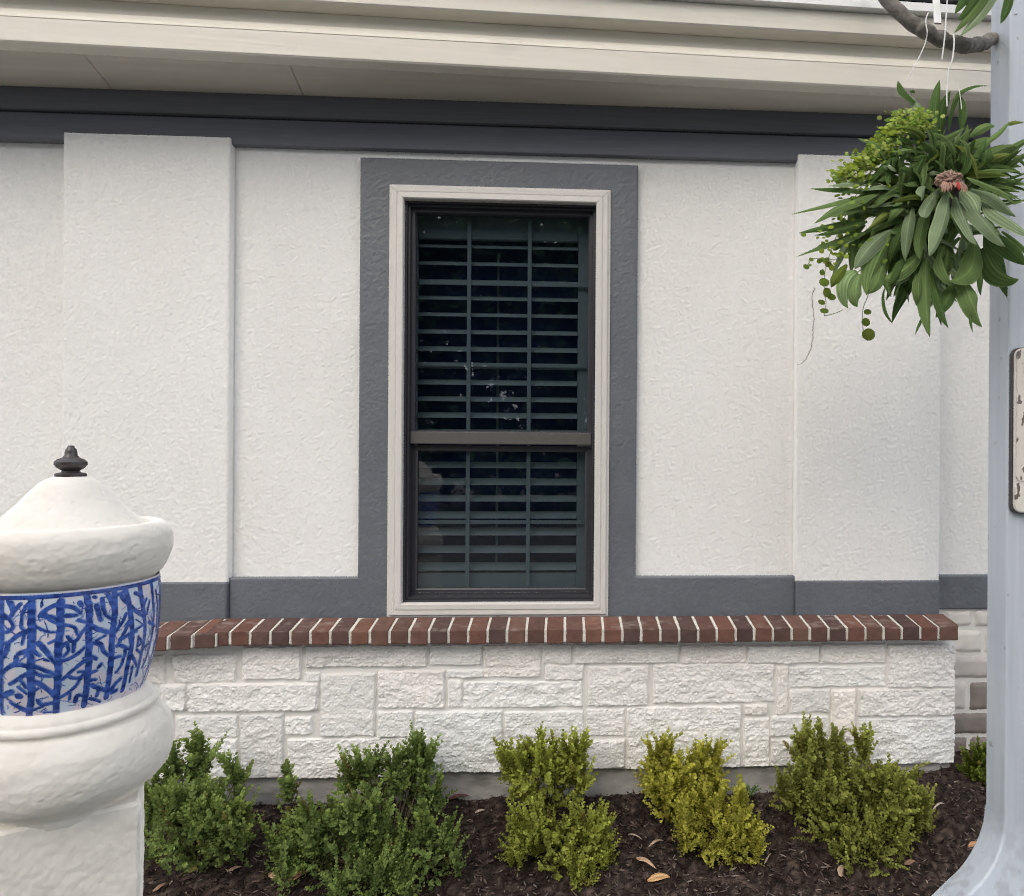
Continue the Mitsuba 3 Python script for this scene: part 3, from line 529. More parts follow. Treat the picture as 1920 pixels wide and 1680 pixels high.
put(W + "__shutter_rail", bx(-0.6545, 0.0515, 3.094, 3.120, 2.443, 2.59, 0.003), "shutter_paint")
put(W + "__shutter_rail", bx(-0.6545, 0.0515, 3.094, 3.120, 0.84, 0.967, 0.003), "shutter_paint")
put(W + "__shutter_rod", bx(-0.3125, -0.3015, 3.148, 3.158, 1.0, 2.40, 0.002), "shutter_paint")
a = np.linspace(0, 2 * np.pi, 25)[:-1]
lou = trimesh.creation.extrude_polygon(Polygon(np.stack([0.032 * np.cos(a), 0.0052 * np.sin(a)], 1)), 0.705)
V = lou.vertices
lou = trimesh.Trimesh(np.stack([V[:, 2] - 0.654, V[:, 0], V[:, 1]], 1), lou.faces[:, ::-1], process=False)
lou_ply = None
for i, z in enumerate(LOUV):
    M = T().translate([0, 3.112, z]).rotate([1, 0, 0], 25 + [0, 1.5, -1, 0.6, -2][i % 5])
    if lou_ply is None:
        k = put(W + "__louver", lou, "shutter_paint", 40)
        lou_ply = scene[k]
    else:
        k = numbered(W + "__louver")
    scene[k] = {**lou_ply, "to_world": M}
mat("navy_gap_tint", rgb(0.035, 0.060, 0.18), 0.9, 0.2)
put(W + "__shade", bx(-0.80, 0.25, 3.230, 3.234, 0.80, 2.62), "navy_gap_tint")  # added sheet behind the louvers, its colour stands in for the dark gaps
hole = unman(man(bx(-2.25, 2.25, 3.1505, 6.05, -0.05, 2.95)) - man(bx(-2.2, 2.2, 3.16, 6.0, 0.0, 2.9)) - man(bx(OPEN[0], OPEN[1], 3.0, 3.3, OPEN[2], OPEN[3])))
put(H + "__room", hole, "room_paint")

# ------------------------------------------------------------------ house: stone base, brick ledge, foundation
def rough_block(x0, x1, z0, z1, yb, yf, seed, step=0.0058, rough=0.0108, edge=0.0042):
    """A quarry-faced stone: a finely cut back edge and a broken, bulging face."""
    nx, nz = max(4, int((x1 - x0) / step) + 1), max(4, int((z1 - z0) / step) + 1)
    u, v = np.meshgrid(np.linspace(0, 1, nx + 1), np.linspace(0, 1, nz + 1), indexing="ij")
    X, Z = x0 + (x1 - x0) * u, z0 + (z1 - z0) * v
    d = np.minimum(np.minimum(X - x0, x1 - X), np.minimum(Z - z0, z1 - Z))
    q = np.stack([X, Z, np.full_like(X, seed * 0.37)], -1)
    bil = lambda f, s: np.abs(meshkit.noise(q * np.array([f, f * 1.3, 1]), s) - 0.5) * 2
    n = meshkit.noise(q * np.array([16, 22, 1]), seed) - 0.5
    rise = np.clip(d / edge, 0, 1) ** 0.5
    rel = rough * (0.9 * n + 0.55 * bil(34, 3) + 0.40 * bil(70, 4) + 0.28 * bil(135, 5)) - rough * 0.5
    Y = yb + (yf - yb) * rise + rel * rise
    wob = 0.003 * (meshkit.noise(np.stack([X * 25, Z * 25, 0 * X + seed], -1), 4) - 0.5) * 2
    jr = np.random.default_rng(seed + 1)
    inner = np.zeros_like(X)
    inner[1:-1, 1:-1] = 1
    P = np.stack([X + wob + inner * jr.uniform(-0.4, 0.4, X.shape) * (x1 - x0) / nx, Y + inner * jr.normal(0, 0.0006, X.shape), Z + wob * 0.8 + inner * jr.uniform(-0.4, 0.4, X.shape) * (z1 - z0) / nz], -1)
    ringi = np.concatenate([P[:, 0], P[-1, 1:], P[::-1, -1][1:], P[0, ::-1][1:-1]])
    back = ringi.copy()
    back[:, 1] = yb + 0.03
    loop = np.stack([ringi, back])
    loop = np.concatenate([loop, loop[:, :1]], 1)
    return cat([grid(P), grid(loop)]), n.reshape(-1)


B = put(H + "__stone_base", unman(man(bx(-3.4, 1.660, 2.8845, 2.9985, 0.185, 0.745))), "painted_mortar")
for i, (x0, x1, z0, z1) in enumerate(STONES):
    r = np.random.default_rng(100 + i)
    m, n = rough_block(x0 - 0.0025, x1 + 0.0025, z0 - 0.002, z1 + 0.003, 2.8865, 2.8725 + r.uniform(-0.004, 0.004), i)
    base = np.array([0.775, 0.76, 0.745]) + r.normal(0, 0.018) + np.array([1, 0, -0.6]) * r.normal(0, 0.010)
    q = meshkit.fbm(m.vertices * 14, 3, 40 + i)[:, None]
    put(B + "__stone", m, "painted_stone", False, color=base * (0.90 + 0.18 * q) - np.clip(q - 0.62, 0, 1) * np.array([[0.10, 0.16, 0.22]]))
# broken mortar smears under the ledge at the right
rs = np.random.default_rng(77)
for z0, z1 in ((0.715, 0.797), (0.595, 0.704), (0.479, 0.582), (0.335, 0.465), (0.222, 0.322), (0.091, 0.212)):
    x = max(b[1] for b in SIDE_BRICKS if abs(b[2] - z0) < 0.01) + 0.012
    while x < 3.1:
        w = rs.uniform(0.14, 0.24)
        SIDE_BRICKS.append([round(x, 3), round(x + w, 3), z0, z1])
        x += w + 0.012
S = put(H + "__side_brickwork", bx(1.6375, 3.2, 3.088, 3.0995, -0.1, 0.80), "painted_mortar")
for i, (x0, x1, z0, z1) in enumerate(SIDE_BRICKS):
    m, n = rough_block(x0, x1, z0, z1, 3.091, 3.078, 60 + i, step=0.016, rough=0.003, edge=0.008)
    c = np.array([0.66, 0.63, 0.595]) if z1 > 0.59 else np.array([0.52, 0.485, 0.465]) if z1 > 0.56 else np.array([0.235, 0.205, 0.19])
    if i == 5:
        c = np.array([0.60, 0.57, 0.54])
    q = meshkit.fbm(m.vertices * 30, 3, 80 + i)[:, None]
    lab = put(S + "__brick", m, "painted_stone", True, color=c * (0.82 + 0.34 * q))
F_ = np.array([(x, z) for x in np.linspace(-3.4, 1.66, 300) for z in np.linspace(-0.25, 0.187, 24)]).reshape(300, 24, 2)
fy = 2.897 + 0.006 * (meshkit.fbm(np.stack([F_[..., 0] * 7, F_[..., 1] * 18, 0 * F_[..., 0]], -1), 4, 3) - 0.5)
put(H + "__foundation", cat([grid(np.stack([F_[..., 0], fy, F_[..., 1]], -1)), bx(-3.4, 1.66, 2.905, 2.999, -0.25, 0.1845)]), "concrete", 40)


def ledge_brick(x0, x1, yf, yb, zt, zb, seed, round_end=False):
    """One sloping sill brick: top falls towards the front."""
    c = 0.0022
    m = bx(x0, x1, 0, 1, 0, 1)
    m = bx(x0, x1, yf, yb, zb, zt, 0.003)
    if round_end:
        m = unman(Manifold.batch_hull([Manifold.cylinder(zt - zb, 0.018, 0.018, 24).translate((x1 - 0.018, yf + 0.018, zb)), man(bx(x0, x0 + 0.02, yf, yb, zb, zt, 0.003)), man(bx(x1 - 0.03, x1, yb - 0.02, yb, zb, zt, 0.003))]))
    m = trimesh.Trimesh(*trimesh.remesh.subdivide_to_size(m.vertices, m.faces, 0.016), process=True)
    V = np.array(m.vertices)
    V[:, 2] += np.where(V[:, 2] > (zt + zb) / 2, (V[:, 1] - yf) / (yb - yf) * 0.022, 0)
    k = np.stack([V[:, 0] * 50 + seed * 5, V[:, 1] * 50, V[:, 2] * 50], -1)
    for j in range(3):
        V[:, j] += 0.0028 * (meshkit.fbm(k, 3, seed + j) - 0.5)
    m.vertices = V
    r = np.random.default_rng(300 + seed)
    base = np.array([(0.115, 0.060, 0.049), (0.140, 0.066, 0.050), (0.082, 0.048, 0.043), (0.128, 0.070, 0.054), (0.100, 0.056, 0.049), (0.150, 0.072, 0.052)])[r.integers(0, 6)] * r.uniform(0.85, 1.15)
    q = meshkit.fbm(V * 45, 3, seed)[:, None]
    e = np.clip((meshkit.fbm(V * np.array([25, 60, 60]), 3, seed + 50)[:, None] - r.uniform(0.50, 0.66)) * 5, 0, 1) * (V[:, 2:] > zt - 0.006)
    return m, base * (0.72 + 0.56 * q) * (1 - 0.55 * e) + np.array([[0.30, 0.25, 0.22]]) * 0.5 * e


L = H + "__brick_ledge"
LEFT = [(x - 0.055 - 0.087 * (i - 1) if i else x - 0.055, 0.055 if i == 0 else 0.087, (2.795, 2.786, 2.777, 2.769, 2.762)[min(i, 4)], 0.788 - 0.0025 * min(i, 4), 0.730 - 0.0025 * min(i, 4)) for i, x in [(k, -1.392) for k in range(13)]]
core = [bx(-1.395, 1.628, 2.8045, 2.93, 0.738, 0.786)] + [bx(x0, x0 + w, yf + 0.0045, 2.93, zb + 0.006, zt - 0.004) for x0, w, yf, zt, zb in LEFT]
for q in core:
    lo_, hi_ = q.bounds[0], q.bounds[1]
    q.vertices[:, 2] += np.where(q.vertices[:, 2] > (lo_[2] + hi_[2]) / 2, (q.vertices[:, 1] - lo_[1]) / (hi_[1] - lo_[1]) * 0.022, 0)
core = [trimesh.Trimesh(*trimesh.remesh.subdivide_to_size(q.vertices, q.faces, 0.03), process=False) for q in core]
for q in core:
    q.vertices = q.vertices + 0.003 * (meshkit.fbm(q.vertices * 40, 2, 8) - 0.5)[:, None]
put(L, cat(core), "mortar", 30)
xs = np.arange(-1.392, 1.58, 0.0775)
for i, x in enumerate(xs):
    r = np.random.default_rng(700 + i)
    last = i == len(xs) - 1
    m, c = ledge_brick(x + 0.005, (1.642 if last else x + 0.0775 - 0.0055), 2.800 + r.normal(0, 0.0012), 2.93, 0.790 + r.normal(0, 0.0012), 0.732 + r.normal(0, 0.001), i, last)
    put(L + "__brick", m, "brick_clay", 35, color=None) if False else put(L + "__brick", m, "brick_clay", True, color=c)
for i, (x0, w, yf, zt, zb) in enumerate(LEFT):
    m, c = ledge_brick(x0 + 0.005, x0 + w - 0.006, yf, 2.93, zt, zb, 60 + i)
    put(L + "__brick", m, "brick_clay", True, color=c)

# ------------------------------------------------------------------ stucco pillar with the ceramic band
AX, AY = -0.994, 1.45
P_ = tag("garden_pillar", "round topped white stucco pillar with blue and white ceramic band, cut off by the left edge", "pillar")
ped = bx(-0.124, 0.124, -0.124, 0.124, -0.18, 0.812, 0.006)
ped = trimesh.Trimesh(*trimesh.remesh.subdivide_to_size(ped.vertices, ped.faces, 0.0055), process=True)
ped.vertices = ped.vertices + (0.004 * (meshkit.fbm(ped.vertices * 18, 3, 3) - 0.5) + 0.0016 * (meshkit.noise(ped.vertices * 95, 3) - 0.5) + 0.001 * (meshkit.noise(ped.vertices * 180, 4) - 0.5))[:, None] * np.sign(ped.vertices) * np.array([1, 1, 0])
ped.apply_transform(trimesh.transformations.rotation_matrix(math.radians(29), (0, 0, 1)))
ped.apply_translation((AX, AY, 0))
put(P_ + "__pedestal", ped, "cast_stucco", 40)
low_prof = [(0.100, 0.775), (0.118, 0.782), (0.126, 0.797), (0.132, 0.813), (0.139, 0.822), (0.150, 0.830), (0.163, 0.842), (0.174, 0.862), (0.1805, 0.896), (0.177, 0.930), (0.166, 0.953), (0.156, 0.9655), (0.1500, 0.9690), (0.1470, 0.9725), (0.1475, 0.9760), (0.1525, 0.9785), (0.1535, 0.984), (0.1505, 0.9895), (0.1440, 0.992), (0.1425, 0.997), (0.135, 1.006), (0.1275, 1.011), (0.10, 1.013)]
put(P_ + "__base_moulding", lathe(densify(low_prof, 0.0022), AX, AY, 420, lump=0.003, seed=4, grain=0.0013), "cast_stucco", True)
band_prof = np.array([(0.152, 1.240), (0.154, 1.20), (0.153, 1.164), (0.152, 1.135), (0.149, 1.108), (0.138, 1.053), (0.125, 1.009)])[::-1]
band_r = PchipInterpolator(band_prof[:, 1], band_prof[:, 0], extrapolate=True)
hh = np.linspace(1.009, 1.241, 50)
put(P_ + "__ceramic_band", lathe(np.stack([band_r(hh), hh], 1), AX, AY, 200), "white_glaze", True)
# brush strokes: blue glaze standing slightly proud of the band
sh, wash = [], []
for w, *pt in STROKES:
    pts = spline(np.array(pt).reshape(-1, 2), 14) if len(pt) > 4 else np.array(pt).reshape(-1, 2)
    ls = LineString(pts).segmentize(2.5)
    k = np.array(ls.coords)
    k = k + np.stack([meshkit.fbm(np.c_[k * 0.16, np.full(len(k), w)], 2, 3), meshkit.fbm(np.c_[k * 0.16, np.full(len(k), w)], 2, 8)], 1) * 2.6 - 1.3
    ww = w / 2 * (0.60 + 0.78 * meshkit.fbm(np.c_[k * 0.30, np.full(len(k), w * 3)], 2, 5))
    if w < 9:
        ww = ww * np.linspace(1.15, 0.7, len(k))
    sh += [LineString(k[j:j + 2]).buffer((ww[j] + ww[j + 1]) / 2, quad_segs=3) for j in range(len(k) - 1)]
    wash.append(LineString(k + 0.5).buffer(w / 2 * 1.0 + 0.9, quad_segs=3))
for i in range(240):
    # small flicks of the brush between the stems
    r = np.random.default_rng(9000 + i)
    c = np.array([r.uniform(-40, 320), r.uniform(16, 226)])
    q = c + np.cumsum(r.normal(0, 1, 2) * 2.6 + r.normal(0, 1.0, (4, 2)), 0)
    (sh if i % 2 else wash).append(LineString(np.vstack([c, q])).buffer(r.uniform(0.5, 1.3), quad_segs=3))


def on_band(shape, border, off, minimum):
    shape = shape.intersection(sbox(-60, 12, 330, 236))
    parts_ = [shape] + [shapely.affinity.translate(shape, o, 0) for o in (-330, -600, 300, 560)]
    shape = unary_union(parts_).intersection(sbox(-471, 12, 471, 237))
    if border:
        shape = shape.union(sbox(-471.0, 230.0, 471.2, 237.5))
    flat = []
    for p in getattr(shape, "geoms", [shape]):
        if p.area > minimum:
            p = p.simplify(0.25)
            v, f = trimesh.creation.triangulate_polygon(p, engine="earcut")
            v, f = trimesh.remesh.subdivide_to_size(np.c_[v, np.zeros(len(v))], f, 9.0, max_iter=20)
            flat.append(trimesh.Trimesh(v, f, process=False))
    flat = cat(flat)
    th, h = flat.vertices[:, 0] / 150.0, 1.0 + flat.vertices[:, 1] / 1000.0
    r_ = band_r(h) + off
    flat.vertices = np.stack([AX + r_ * np.sin(th), AY - r_ * np.cos(th), h], 1)
    return flat


k = put(P_ + "__painted_branches", on_band(unary_union(sh), True, 0.0010, 1.5), "blue_glaze", True)
tag(k, "blue brush-painted branching stems on the ceramic band", kind="stuff")
k = put(P_ + "__pale_wash", on_band(unary_union(wash), False, 0.0005, 3.0), "wash_glaze", True)
tag(k, "paler blue wash round the painted stems", kind="stuff")
lid_prof = [(0.120, 1.232), (0.141, 1.235), (0.146, 1.241), (0.158, 1.252), (0.169, 1.272), (0.1765, 1.305), (0.174, 1.328), (0.165, 1.345), (0.152, 1.3535), (0.141, 1.352), (0.134, 1.3445), (0.1295, 1.3425), (0.124, 1.348), (0.109, 1.366), (0.086, 1.391), (0.060, 1.4235), (0.046, 1.437), (0.033, 1.4445), (0.022, 1.447), (0.0, 1.448)]
put(P_ + "__lid", lathe(densify(lid_prof, 0.0022), AX, AY, 420, lump=0.003, seed=9, grain=0.0013), "cast_stucco", True)
fin = [(0.0255, 1.444), (0.0262, 1.4465), (0.0262, 1.4515), (0.024, 1.4535), (0.0165, 1.455), (0.0145, 1.458), (0.017, 1.460), (0.0235, 1.4645), (0.0275, 1.4705), (0.0275, 1.4755), (0.023, 1.481), (0.0145, 1.4845), (0.0112, 1.489), (0.0105, 1.496), (0.0095, 1.501), (0.0065, 1.5045), (0.0055, 1.508), (0.0, 1.5095)]
put(P_ + "__finial", lathe(fin, AX, AY, 48, lump=0.0015), "dark_bronze", 30)

# ------------------------------------------------------------------ downspout and its sign
D_ = tag("downspout", "pale grey rectangular metal downspout with flared elbow at the right edge", "downspout")


def rounded(w, d, r):
    return Polygon(sbox(-w / 2 + r, -d / 2 + r, w / 2 - r, d / 2 - r).buffer(r, quad_segs=4).exterior)


def sweep(poly, path, side0=(1, 0, 0), scale=None, caps=False):
    o = np.array(poly.exterior.coords)
    path = np.asarray(path, float)
    tg = np.gradient(path, axis=0)
    tg /= np.linalg.norm(tg, axis=1, keepdims=True)
    rows = []
    s = np.array(side0, float)
    for i, p in enumerate(path):
        s = s - tg[i] * (s @ tg[i])
        s /= np.linalg.norm(s)
        b = np.cross(s, tg[i])
        k = 1 if scale is None else scale[i]
        rows.append(p + k * (o[:, :1] * s + o[:, 1:2] * b))
    return grid(np.array(rows))


DX, DY = 1.515, 2.2535
n = 60
zz = np.linspace(0.25, 3.6, n)
dp = np.stack([np.full(n, DX), np.full(n, DY), zz], 1)
dp[:, :2] += 0.0012 * (meshkit.noise(np.stack([zz * 3, 0 * zz, 0 * zz], 1), 2)[:, None] - 0.5)
top = bez((DX, DY, 3.50), (DX, DY, 3.68), (DX, 2.95, 3.70), 14)
dp = np.vstack([dp[dp[:, 2] < 3.48], top])
put(D_ + "__pipe", sweep(rounded(0.136, 0.107, 0.007), dp), "spout_paint", 30)
t = np.linspace(0, 1, 30)
ang = np.clip(t * 1.3, 0, 1) * math.radians(66)
st = np.stack([-np.sin(ang) * 0.93, -np.sin(ang) * 0.36, -np.cos(ang)], 1) * (0.46 / 30)
ep = np.array([DX, DY, 0.315]) + np.cumsum(st, 0)
put(D_ + "__elbow", sweep(rounded(0.142, 0.113, 0.008), ep, scale=1 + 0.16 * np.clip(t * 1.6 - 0.2, 0, 1)), "spout_paint", 30)
put(D_ + "__strap", sweep(rounded(0.140, 0.111, 0.008), [(DX, DY, 2.40), (DX, DY, 2.403), (DX, DY, 2.422), (DX, DY, 2.425)]), "spout_paint", 30)
for x, z in ((1.470, 2.46), (1.472, 2.355), (1.53, 2.62), (1.466, 2.95)):
    s = trimesh.creation.icosphere(2, 0.0045)
    s.apply_scale((1, 0.5, 1))
    s.apply_translation((x, DY - 0.0545, z))
    put(D_ + "__rivet", s, "spout_paint", True)

SG = tag("enamel_sign", "cream enamel sign with chipped dark edge mounted on the downspout", "sign")


def plate(x0, x1, z0, z1, r, y0, y1, chip=0.0, seed=0):
    p = sbox(x0 + r, z0 + r, x1 - r, z1 - r).buffer(r, quad_segs=8)
    if chip:
        c = np.array(p.exterior.segmentize(0.004).coords)
        k = meshkit.fbm(np.stack([c[:, 0] * 90, c[:, 1] * 45, 0 * c[:, 0] + seed], 1), 3, 2)
        d = c - np.array([(x0 + x1) / 2, (z0 + z1) / 2])
        c = c - d / np.linalg.norm(d, axis=1, keepdims=True) * (np.clip(k - 0.45, 0, 1) * chip)[:, None]
        p = Polygon(c).buffer(0)
    q = trimesh.creation.extrude_polygon(p, y1 - y0, engine="earcut")
    V = q.vertices
    return trimesh.Trimesh(np.stack([V[:, 0], y1 - V[:, 2], V[:, 1]], 1), q.faces, process=False)


put(SG + "__backing", plate(1.450, 1.640, 1.312, 1.853, 0.028, 2.181, 2.197), "dark_bronze")
put(SG + "__side_edge", plate(1.4535, 1.640, 1.316, 1.850, 0.026, 2.177, 2.1805), "trim_vinyl")
put(SG + "__face", plate(1.4595, 1.640, 1.418, 1.850, 0.020, 2.172, 2.1765, 0.012, 1), "enamel")
put(SG + "__face", plate(1.4560, 1.640, 1.319, 1.4145, 0.018, 2.172, 2.1765, 0.006, 2), "enamel")

# ------------------------------------------------------------------ foliage tools
def strap_leaf(p0, p1, p2, width, col, seed, nl=14, nw=13, fold=0.35, face=(0, -1, 0.35), blunt=0.5, twist=0.0):
    """A strap-shaped leaf along a bent midrib, channelled along the middle, with parallel veins in its colour."""
    r = np.random.default_rng(seed)
    c = bez(p0, p1, p2, nl + 1)
    t = np.linspace(0, 1, nl + 1)
    tg = np.gradient(c, axis=0)
    tg /= np.linalg.norm(tg, axis=1, keepdims=True)
    f = np.asarray(face, float) + r.normal(0, 0.22, 3)
    s = np.cross(tg, f)
    s /= np.linalg.norm(s, axis=1, keepdims=True) + 1e-9
    nn = np.cross(s, tg)
    ta = twist * t[:, None]
    s, nn = s * np.cos(ta) + nn * np.sin(ta), nn * np.cos(ta) - s * np.sin(ta)
    e = np.linspace(-1, 1, nw)
    wid = width / 2 * np.minimum(1, (t / 0.34 + 0.24)) ** 0.8 * np.clip(1 - ((t - blunt) / (1 - blunt)).clip(0, 1) ** 2.0, 0, 1) ** 0.78
    wid = np.maximum(wid, 0.0008)
    wave = 0.10 * np.sin(t * 9 + r.uniform(0, 6))[:, None, None] * (e[None, :, None] ** 2) * wid[:, None, None]
    P = c[:, None] + s[:, None] * (e[None, :, None] * wid[:, None, None]) * math.cos(fold) + nn[:, None] * (np.abs(e)[None, :, None] ** 1.5 * wid[:, None, None] * math.sin(fold)) * -1 + nn[:, None] * wave
    vein = 1 + 0.24 * np.cos(e * math.pi * 6)[None, :] * (0.6 + 0.4 * math.sin(seed * 1.7)) + 0.30 * (np.abs(e) < 0.05)[None, :]
    sh_ = (0.74 + 0.52 * meshkit.fbm(P * 22, 3, seed)) * vein * (1 + 0.10 * (t - 0.5))[:, None]
    sh_ = sh_ * (1 + 0.38 * (np.abs(e) > 0.88))[None, :]
    C = np.asarray(col)[None, None] * sh_[..., None]
    if r.random() < 0.09 and seed > 1040:
        C = C * np.array([1.35, 1.12, 0.85])
    tip = np.clip((t - 0.93) / 0.07, 0, 1)[:, None, None] * r.uniform(0, 0.8)
    C = C * (1 - tip) + tip * np.array([0.12, 0.11, 0.04])
    return grid(P), C.reshape(-1, 3)


# ------------------------------------------------------------------ hanging plant
HP = tag("hanging_plant", "large hanging plant of long dark green strap leaves beside the downspout", "plant")
HC = np.array([1.155, 2.055, 2.305])
DARK, MID, PALE, YEL = (0.085, 0.142, 0.048), (0.150, 0.222, 0.084), (0.255, 0.330, 0.195), (0.18, 0.23, 0.045)


def loc(u, v, d):
    return HC + np.array([(u - 1300) * 0.0003614, d, -(v - 970) * 0.0003614])


pr_ = np.random.default_rng(21)
FOLD = {"f": 0.50, "g": 0.55, "l": 0.45, "u": 0.5}
COL = {"d": DARK, "m": MID, "p": PALE, "y": YEL}
for i, (kd, col, w, b0, b1, b2) in enumerate(LEAVES):
    j = pr_.normal(0, 0.010, 3)
    cc = np.array(COL[col]) * pr_.uniform(0.85, 1.2)
    face = (0, -1, 0.25) if kd in "fg" else (pr_.normal(0, 0.4), -1, 0.6)
    m, c = strap_leaf(np.array(b0) + [0, j[0], 0], np.array(b1) + [0, j[1], 0], np.array(b2) + [0, 2 * j[2], 0], (w if w < 56 else 56 + 0.5 * (w - 56)) * 0.00118, cc, 1000 + i, fold=FOLD[kd], face=face, blunt=(0.50 if kd == "f" else 0.42) if kd in "fg" else 0.34, twist=pr_.normal(0, 0.2))
    put(HP + "__leaf", m, "leaf_skin", True, color=c)
# further leaves filling the rosette: upright, leftward, hanging and rightward ones
for grp, num in (("top", 66), ("left", 66), ("low", 84), ("right", 34), ("front", 40)):
    for i in range(num):
        N = pr_.normal
        if grp == "top":
            e, a, L_, w = (1290 + N(0, 120), 860 + N(0, 70)), -math.pi / 2 + N(0, 0.62), pr_.uniform(220, 470), pr_.uniform(60, 105)
            d0, d1, d2 = pr_.uniform(-0.02, 0.08), pr_.uniform(-0.02, 0.06), pr_.uniform(-0.04, 0.12)
        elif grp == "left":
            e, a, L_, w = (1000 + N(0, 130), 1060 + N(0, 130)), math.pi - pr_.uniform(-0.25, 0.75), pr_.uniform(300, 560), pr_.uniform(60, 105)
            d0, d1, d2 = pr_.uniform(-0.02, 0.05), pr_.uniform(-0.08, 0.03), pr_.uniform(-0.06, 0.06)
        elif grp == "low":
            e, a, L_, w = (1130 + N(0, 260), 1220 + N(0, 130)), math.pi / 2 + N(0.12, 0.42), pr_.uniform(350, 640), pr_.uniform(80, 145)
            d0, d1, d2 = pr_.uniform(-0.01, 0.06), pr_.uniform(-0.06, 0.04), pr_.uniform(-0.05, 0.06)
        elif grp == "right":
            e, a, L_, w = (1500 + N(0, 90), 930 + N(0, 150)), N(0.15, 0.65), pr_.uniform(260, 430), pr_.uniform(55, 100)
            d0, d1, d2 = pr_.uniform(-0.03, 0.03), pr_.uniform(-0.08, 0.0), pr_.uniform(-0.10, -0.04)
        else:
            e, a, L_, w = (1090 + N(0, 150), 850 + N(0, 120)), pr_.uniform(1.6, 4.6), pr_.uniform(180, 330), pr_.uniform(55, 95)
            d0, d1, d2 = pr_.uniform(-0.05, 0.0), pr_.uniform(-0.10, -0.02), pr_.uniform(-0.10, 0.0)
        tip = (max(e[0] + math.cos(a) * L_, 330), e[1] + math.sin(a) * L_ + (40 if grp in ("left", "right", "front") else 0))
        mid = ((e[0] + tip[0]) / 2 + N(0, 35), (e[1] + tip[1]) / 2 - (60 if grp != "low" else 0) + N(0, 20))
        cc = np.array([DARK, MID, MID, PALE][pr_.integers(0, 4)] if grp in ("low", "left") else [DARK, MID, DARK, MID][pr_.integers(0, 4)]) * pr_.uniform(0.75, 1.2)
        m, c = strap_leaf(loc(*e, d0), loc(*mid, d1), loc(*tip, d2), w * 0.0003614, cc, 2000 + i * 7 + len(grp) * 331, nl=10, nw=9, fold=0.5, face=(N(0, 0.4), -1, 0.5), blunt=0.34, twist=N(0, 0.35))
        put(HP + "__leaf", m, "leaf_skin", True, color=c)
# the dry papery crown the big leaves spring from
cr = trimesh.creation.icosphere(4, 1.0)
V = cr.vertices * np.array([0.042, 0.034, 0.030])
V = V * (0.80 + 0.9 * (meshkit.fbm(cr.vertices * 3.0, 4, 3) - 0.5) + 0.16 * np.abs(meshkit.noise(cr.vertices * np.array([5, 5, 2]), 6) - 0.5))[:, None]
q = meshkit.fbm(cr.vertices * 6, 3, 5)[:, None]
cr.vertices = V * 0.98 + np.array(CROWN)
k = put(HP + "__dry_crown", cr, "matte_colour", True, color=np.array([[0.33, 0.215, 0.165]]) * (0.30 + 1.4 * q ** 1.5))
tag(k, "dry pinkish brown papery crown of the plant")
fl = []
fc = []
for i in range(9):
    a = -2.6 + i * 0.26
    m, c = strap_leaf(np.array(CROWN) + [0.022 * math.cos(a), -0.01, -0.005], np.array(CROWN) + [0.040 * math.cos(a), -0.035, -0.016], np.array(CROWN) + [0.044 * math.cos(a), -0.03, -0.031 - 0.016 * abs(math.sin(a * 2))], 0.014, (0.26, 0.15, 0.115) if i != 5 else (0.30, 0.03, 0.03), 60 + i, nl=6, nw=5, blunt=0.3)
    fl.append(m)
    fc.append(c)
put(HP + "__dry_bract", cat(fl), "matte_colour", True, color=np.vstack(fc))
tag(HP + "__dry_bract", kind="stuff")
# soil and root ball inside, hidden mostly by leaves
rb = trimesh.creation.icosphere(3, 1.0)
rb.vertices = rb.vertices * np.array([0.105, 0.07, 0.10]) * (1 + 0.3 * (meshkit.fbm(rb.vertices * 4, 3, 6) - 0.5))[:, None] + loc(1260, 960, 0.08)
put(HP + "__root_ball", rb, "matte_colour", True, color=np.tile([[0.02, 0.016, 0.010]], (len(rb.vertices), 1)))


def coin(p, nrm, R, col, seed, n=10):
    r = np.random.default_rng(seed)
    nrm = np.asarray(nrm, float) / np.linalg.norm(nrm)
    u = np.cross(nrm, [0.3, 0.1, 0.9])
    u /= np.linalg.norm(u)
    v = np.cross(nrm, u)
    a = np.arange(n) * 2 * np.pi / n
    rad = R * (1 + 0.06 * np.cos(2 * a) + r.normal(0, 0.03, n))
    edge_ = p + rad[:, None] * (np.cos(a)[:, None] * u + np.sin(a)[:, None] * v)
    V = np.vstack([[p + nrm * R * 0.25], edge_])
    F = np.array([(0, 1 + i, 1 + (i + 1) % n) for i in range(n)])
    C = np.tile(np.asarray(col) * r.uniform(0.75, 1.25), (n + 1, 1))
    C[0] *= 1.15
    return trimesh.Trimesh(V, F, process=False), C


CP = tag("creeper", "bright yellow green small leaved creeper trailing from the left of the hanging plant", "creeper")
ms, cs = [], []
path = spline(CREEP, 60)
for i in range(1100):
    q = path[pr_.integers(0, 60)]
    m, c = coin(q + pr_.normal(0, 1, 3) * np.array([0.019, 0.022, 0.018]), (pr_.normal(-0.2, 0.5), -1, pr_.normal(0.6, 0.5)), pr_.uniform(0.0035, 0.0080), [(0.30, 0.38, 0.07), (0.20, 0.30, 0.06), (0.37, 0.43, 0.13)][pr_.integers(0, 3)], 5000 + i, 7)
    ms.append(m)
    cs.append(c)
low = spline([CREEP[2], VINES[0][1], VINES[0][2], VINES[1][0]], 40)
for i in range(150):
    q = low[pr_.integers(0, 40)]
    m, c = coin(q + pr_.normal(0, 1, 3) * np.array([0.028, 0.025, 0.024]), (pr_.normal(-0.2, 0.5), -1, pr_.normal(0.5, 0.5)), pr_.uniform(0.004, 0.0095), [(0.26, 0.34, 0.05), (0.18, 0.27, 0.05)][i % 2], 6000 + i, 7)
    ms.append(m)
    cs.append(c)
put(CP + "__small_leaves", cat(ms), "leaf_skin", True, color=np.vstack(cs))
tag(CP + "__small_leaves", kind="stuff")
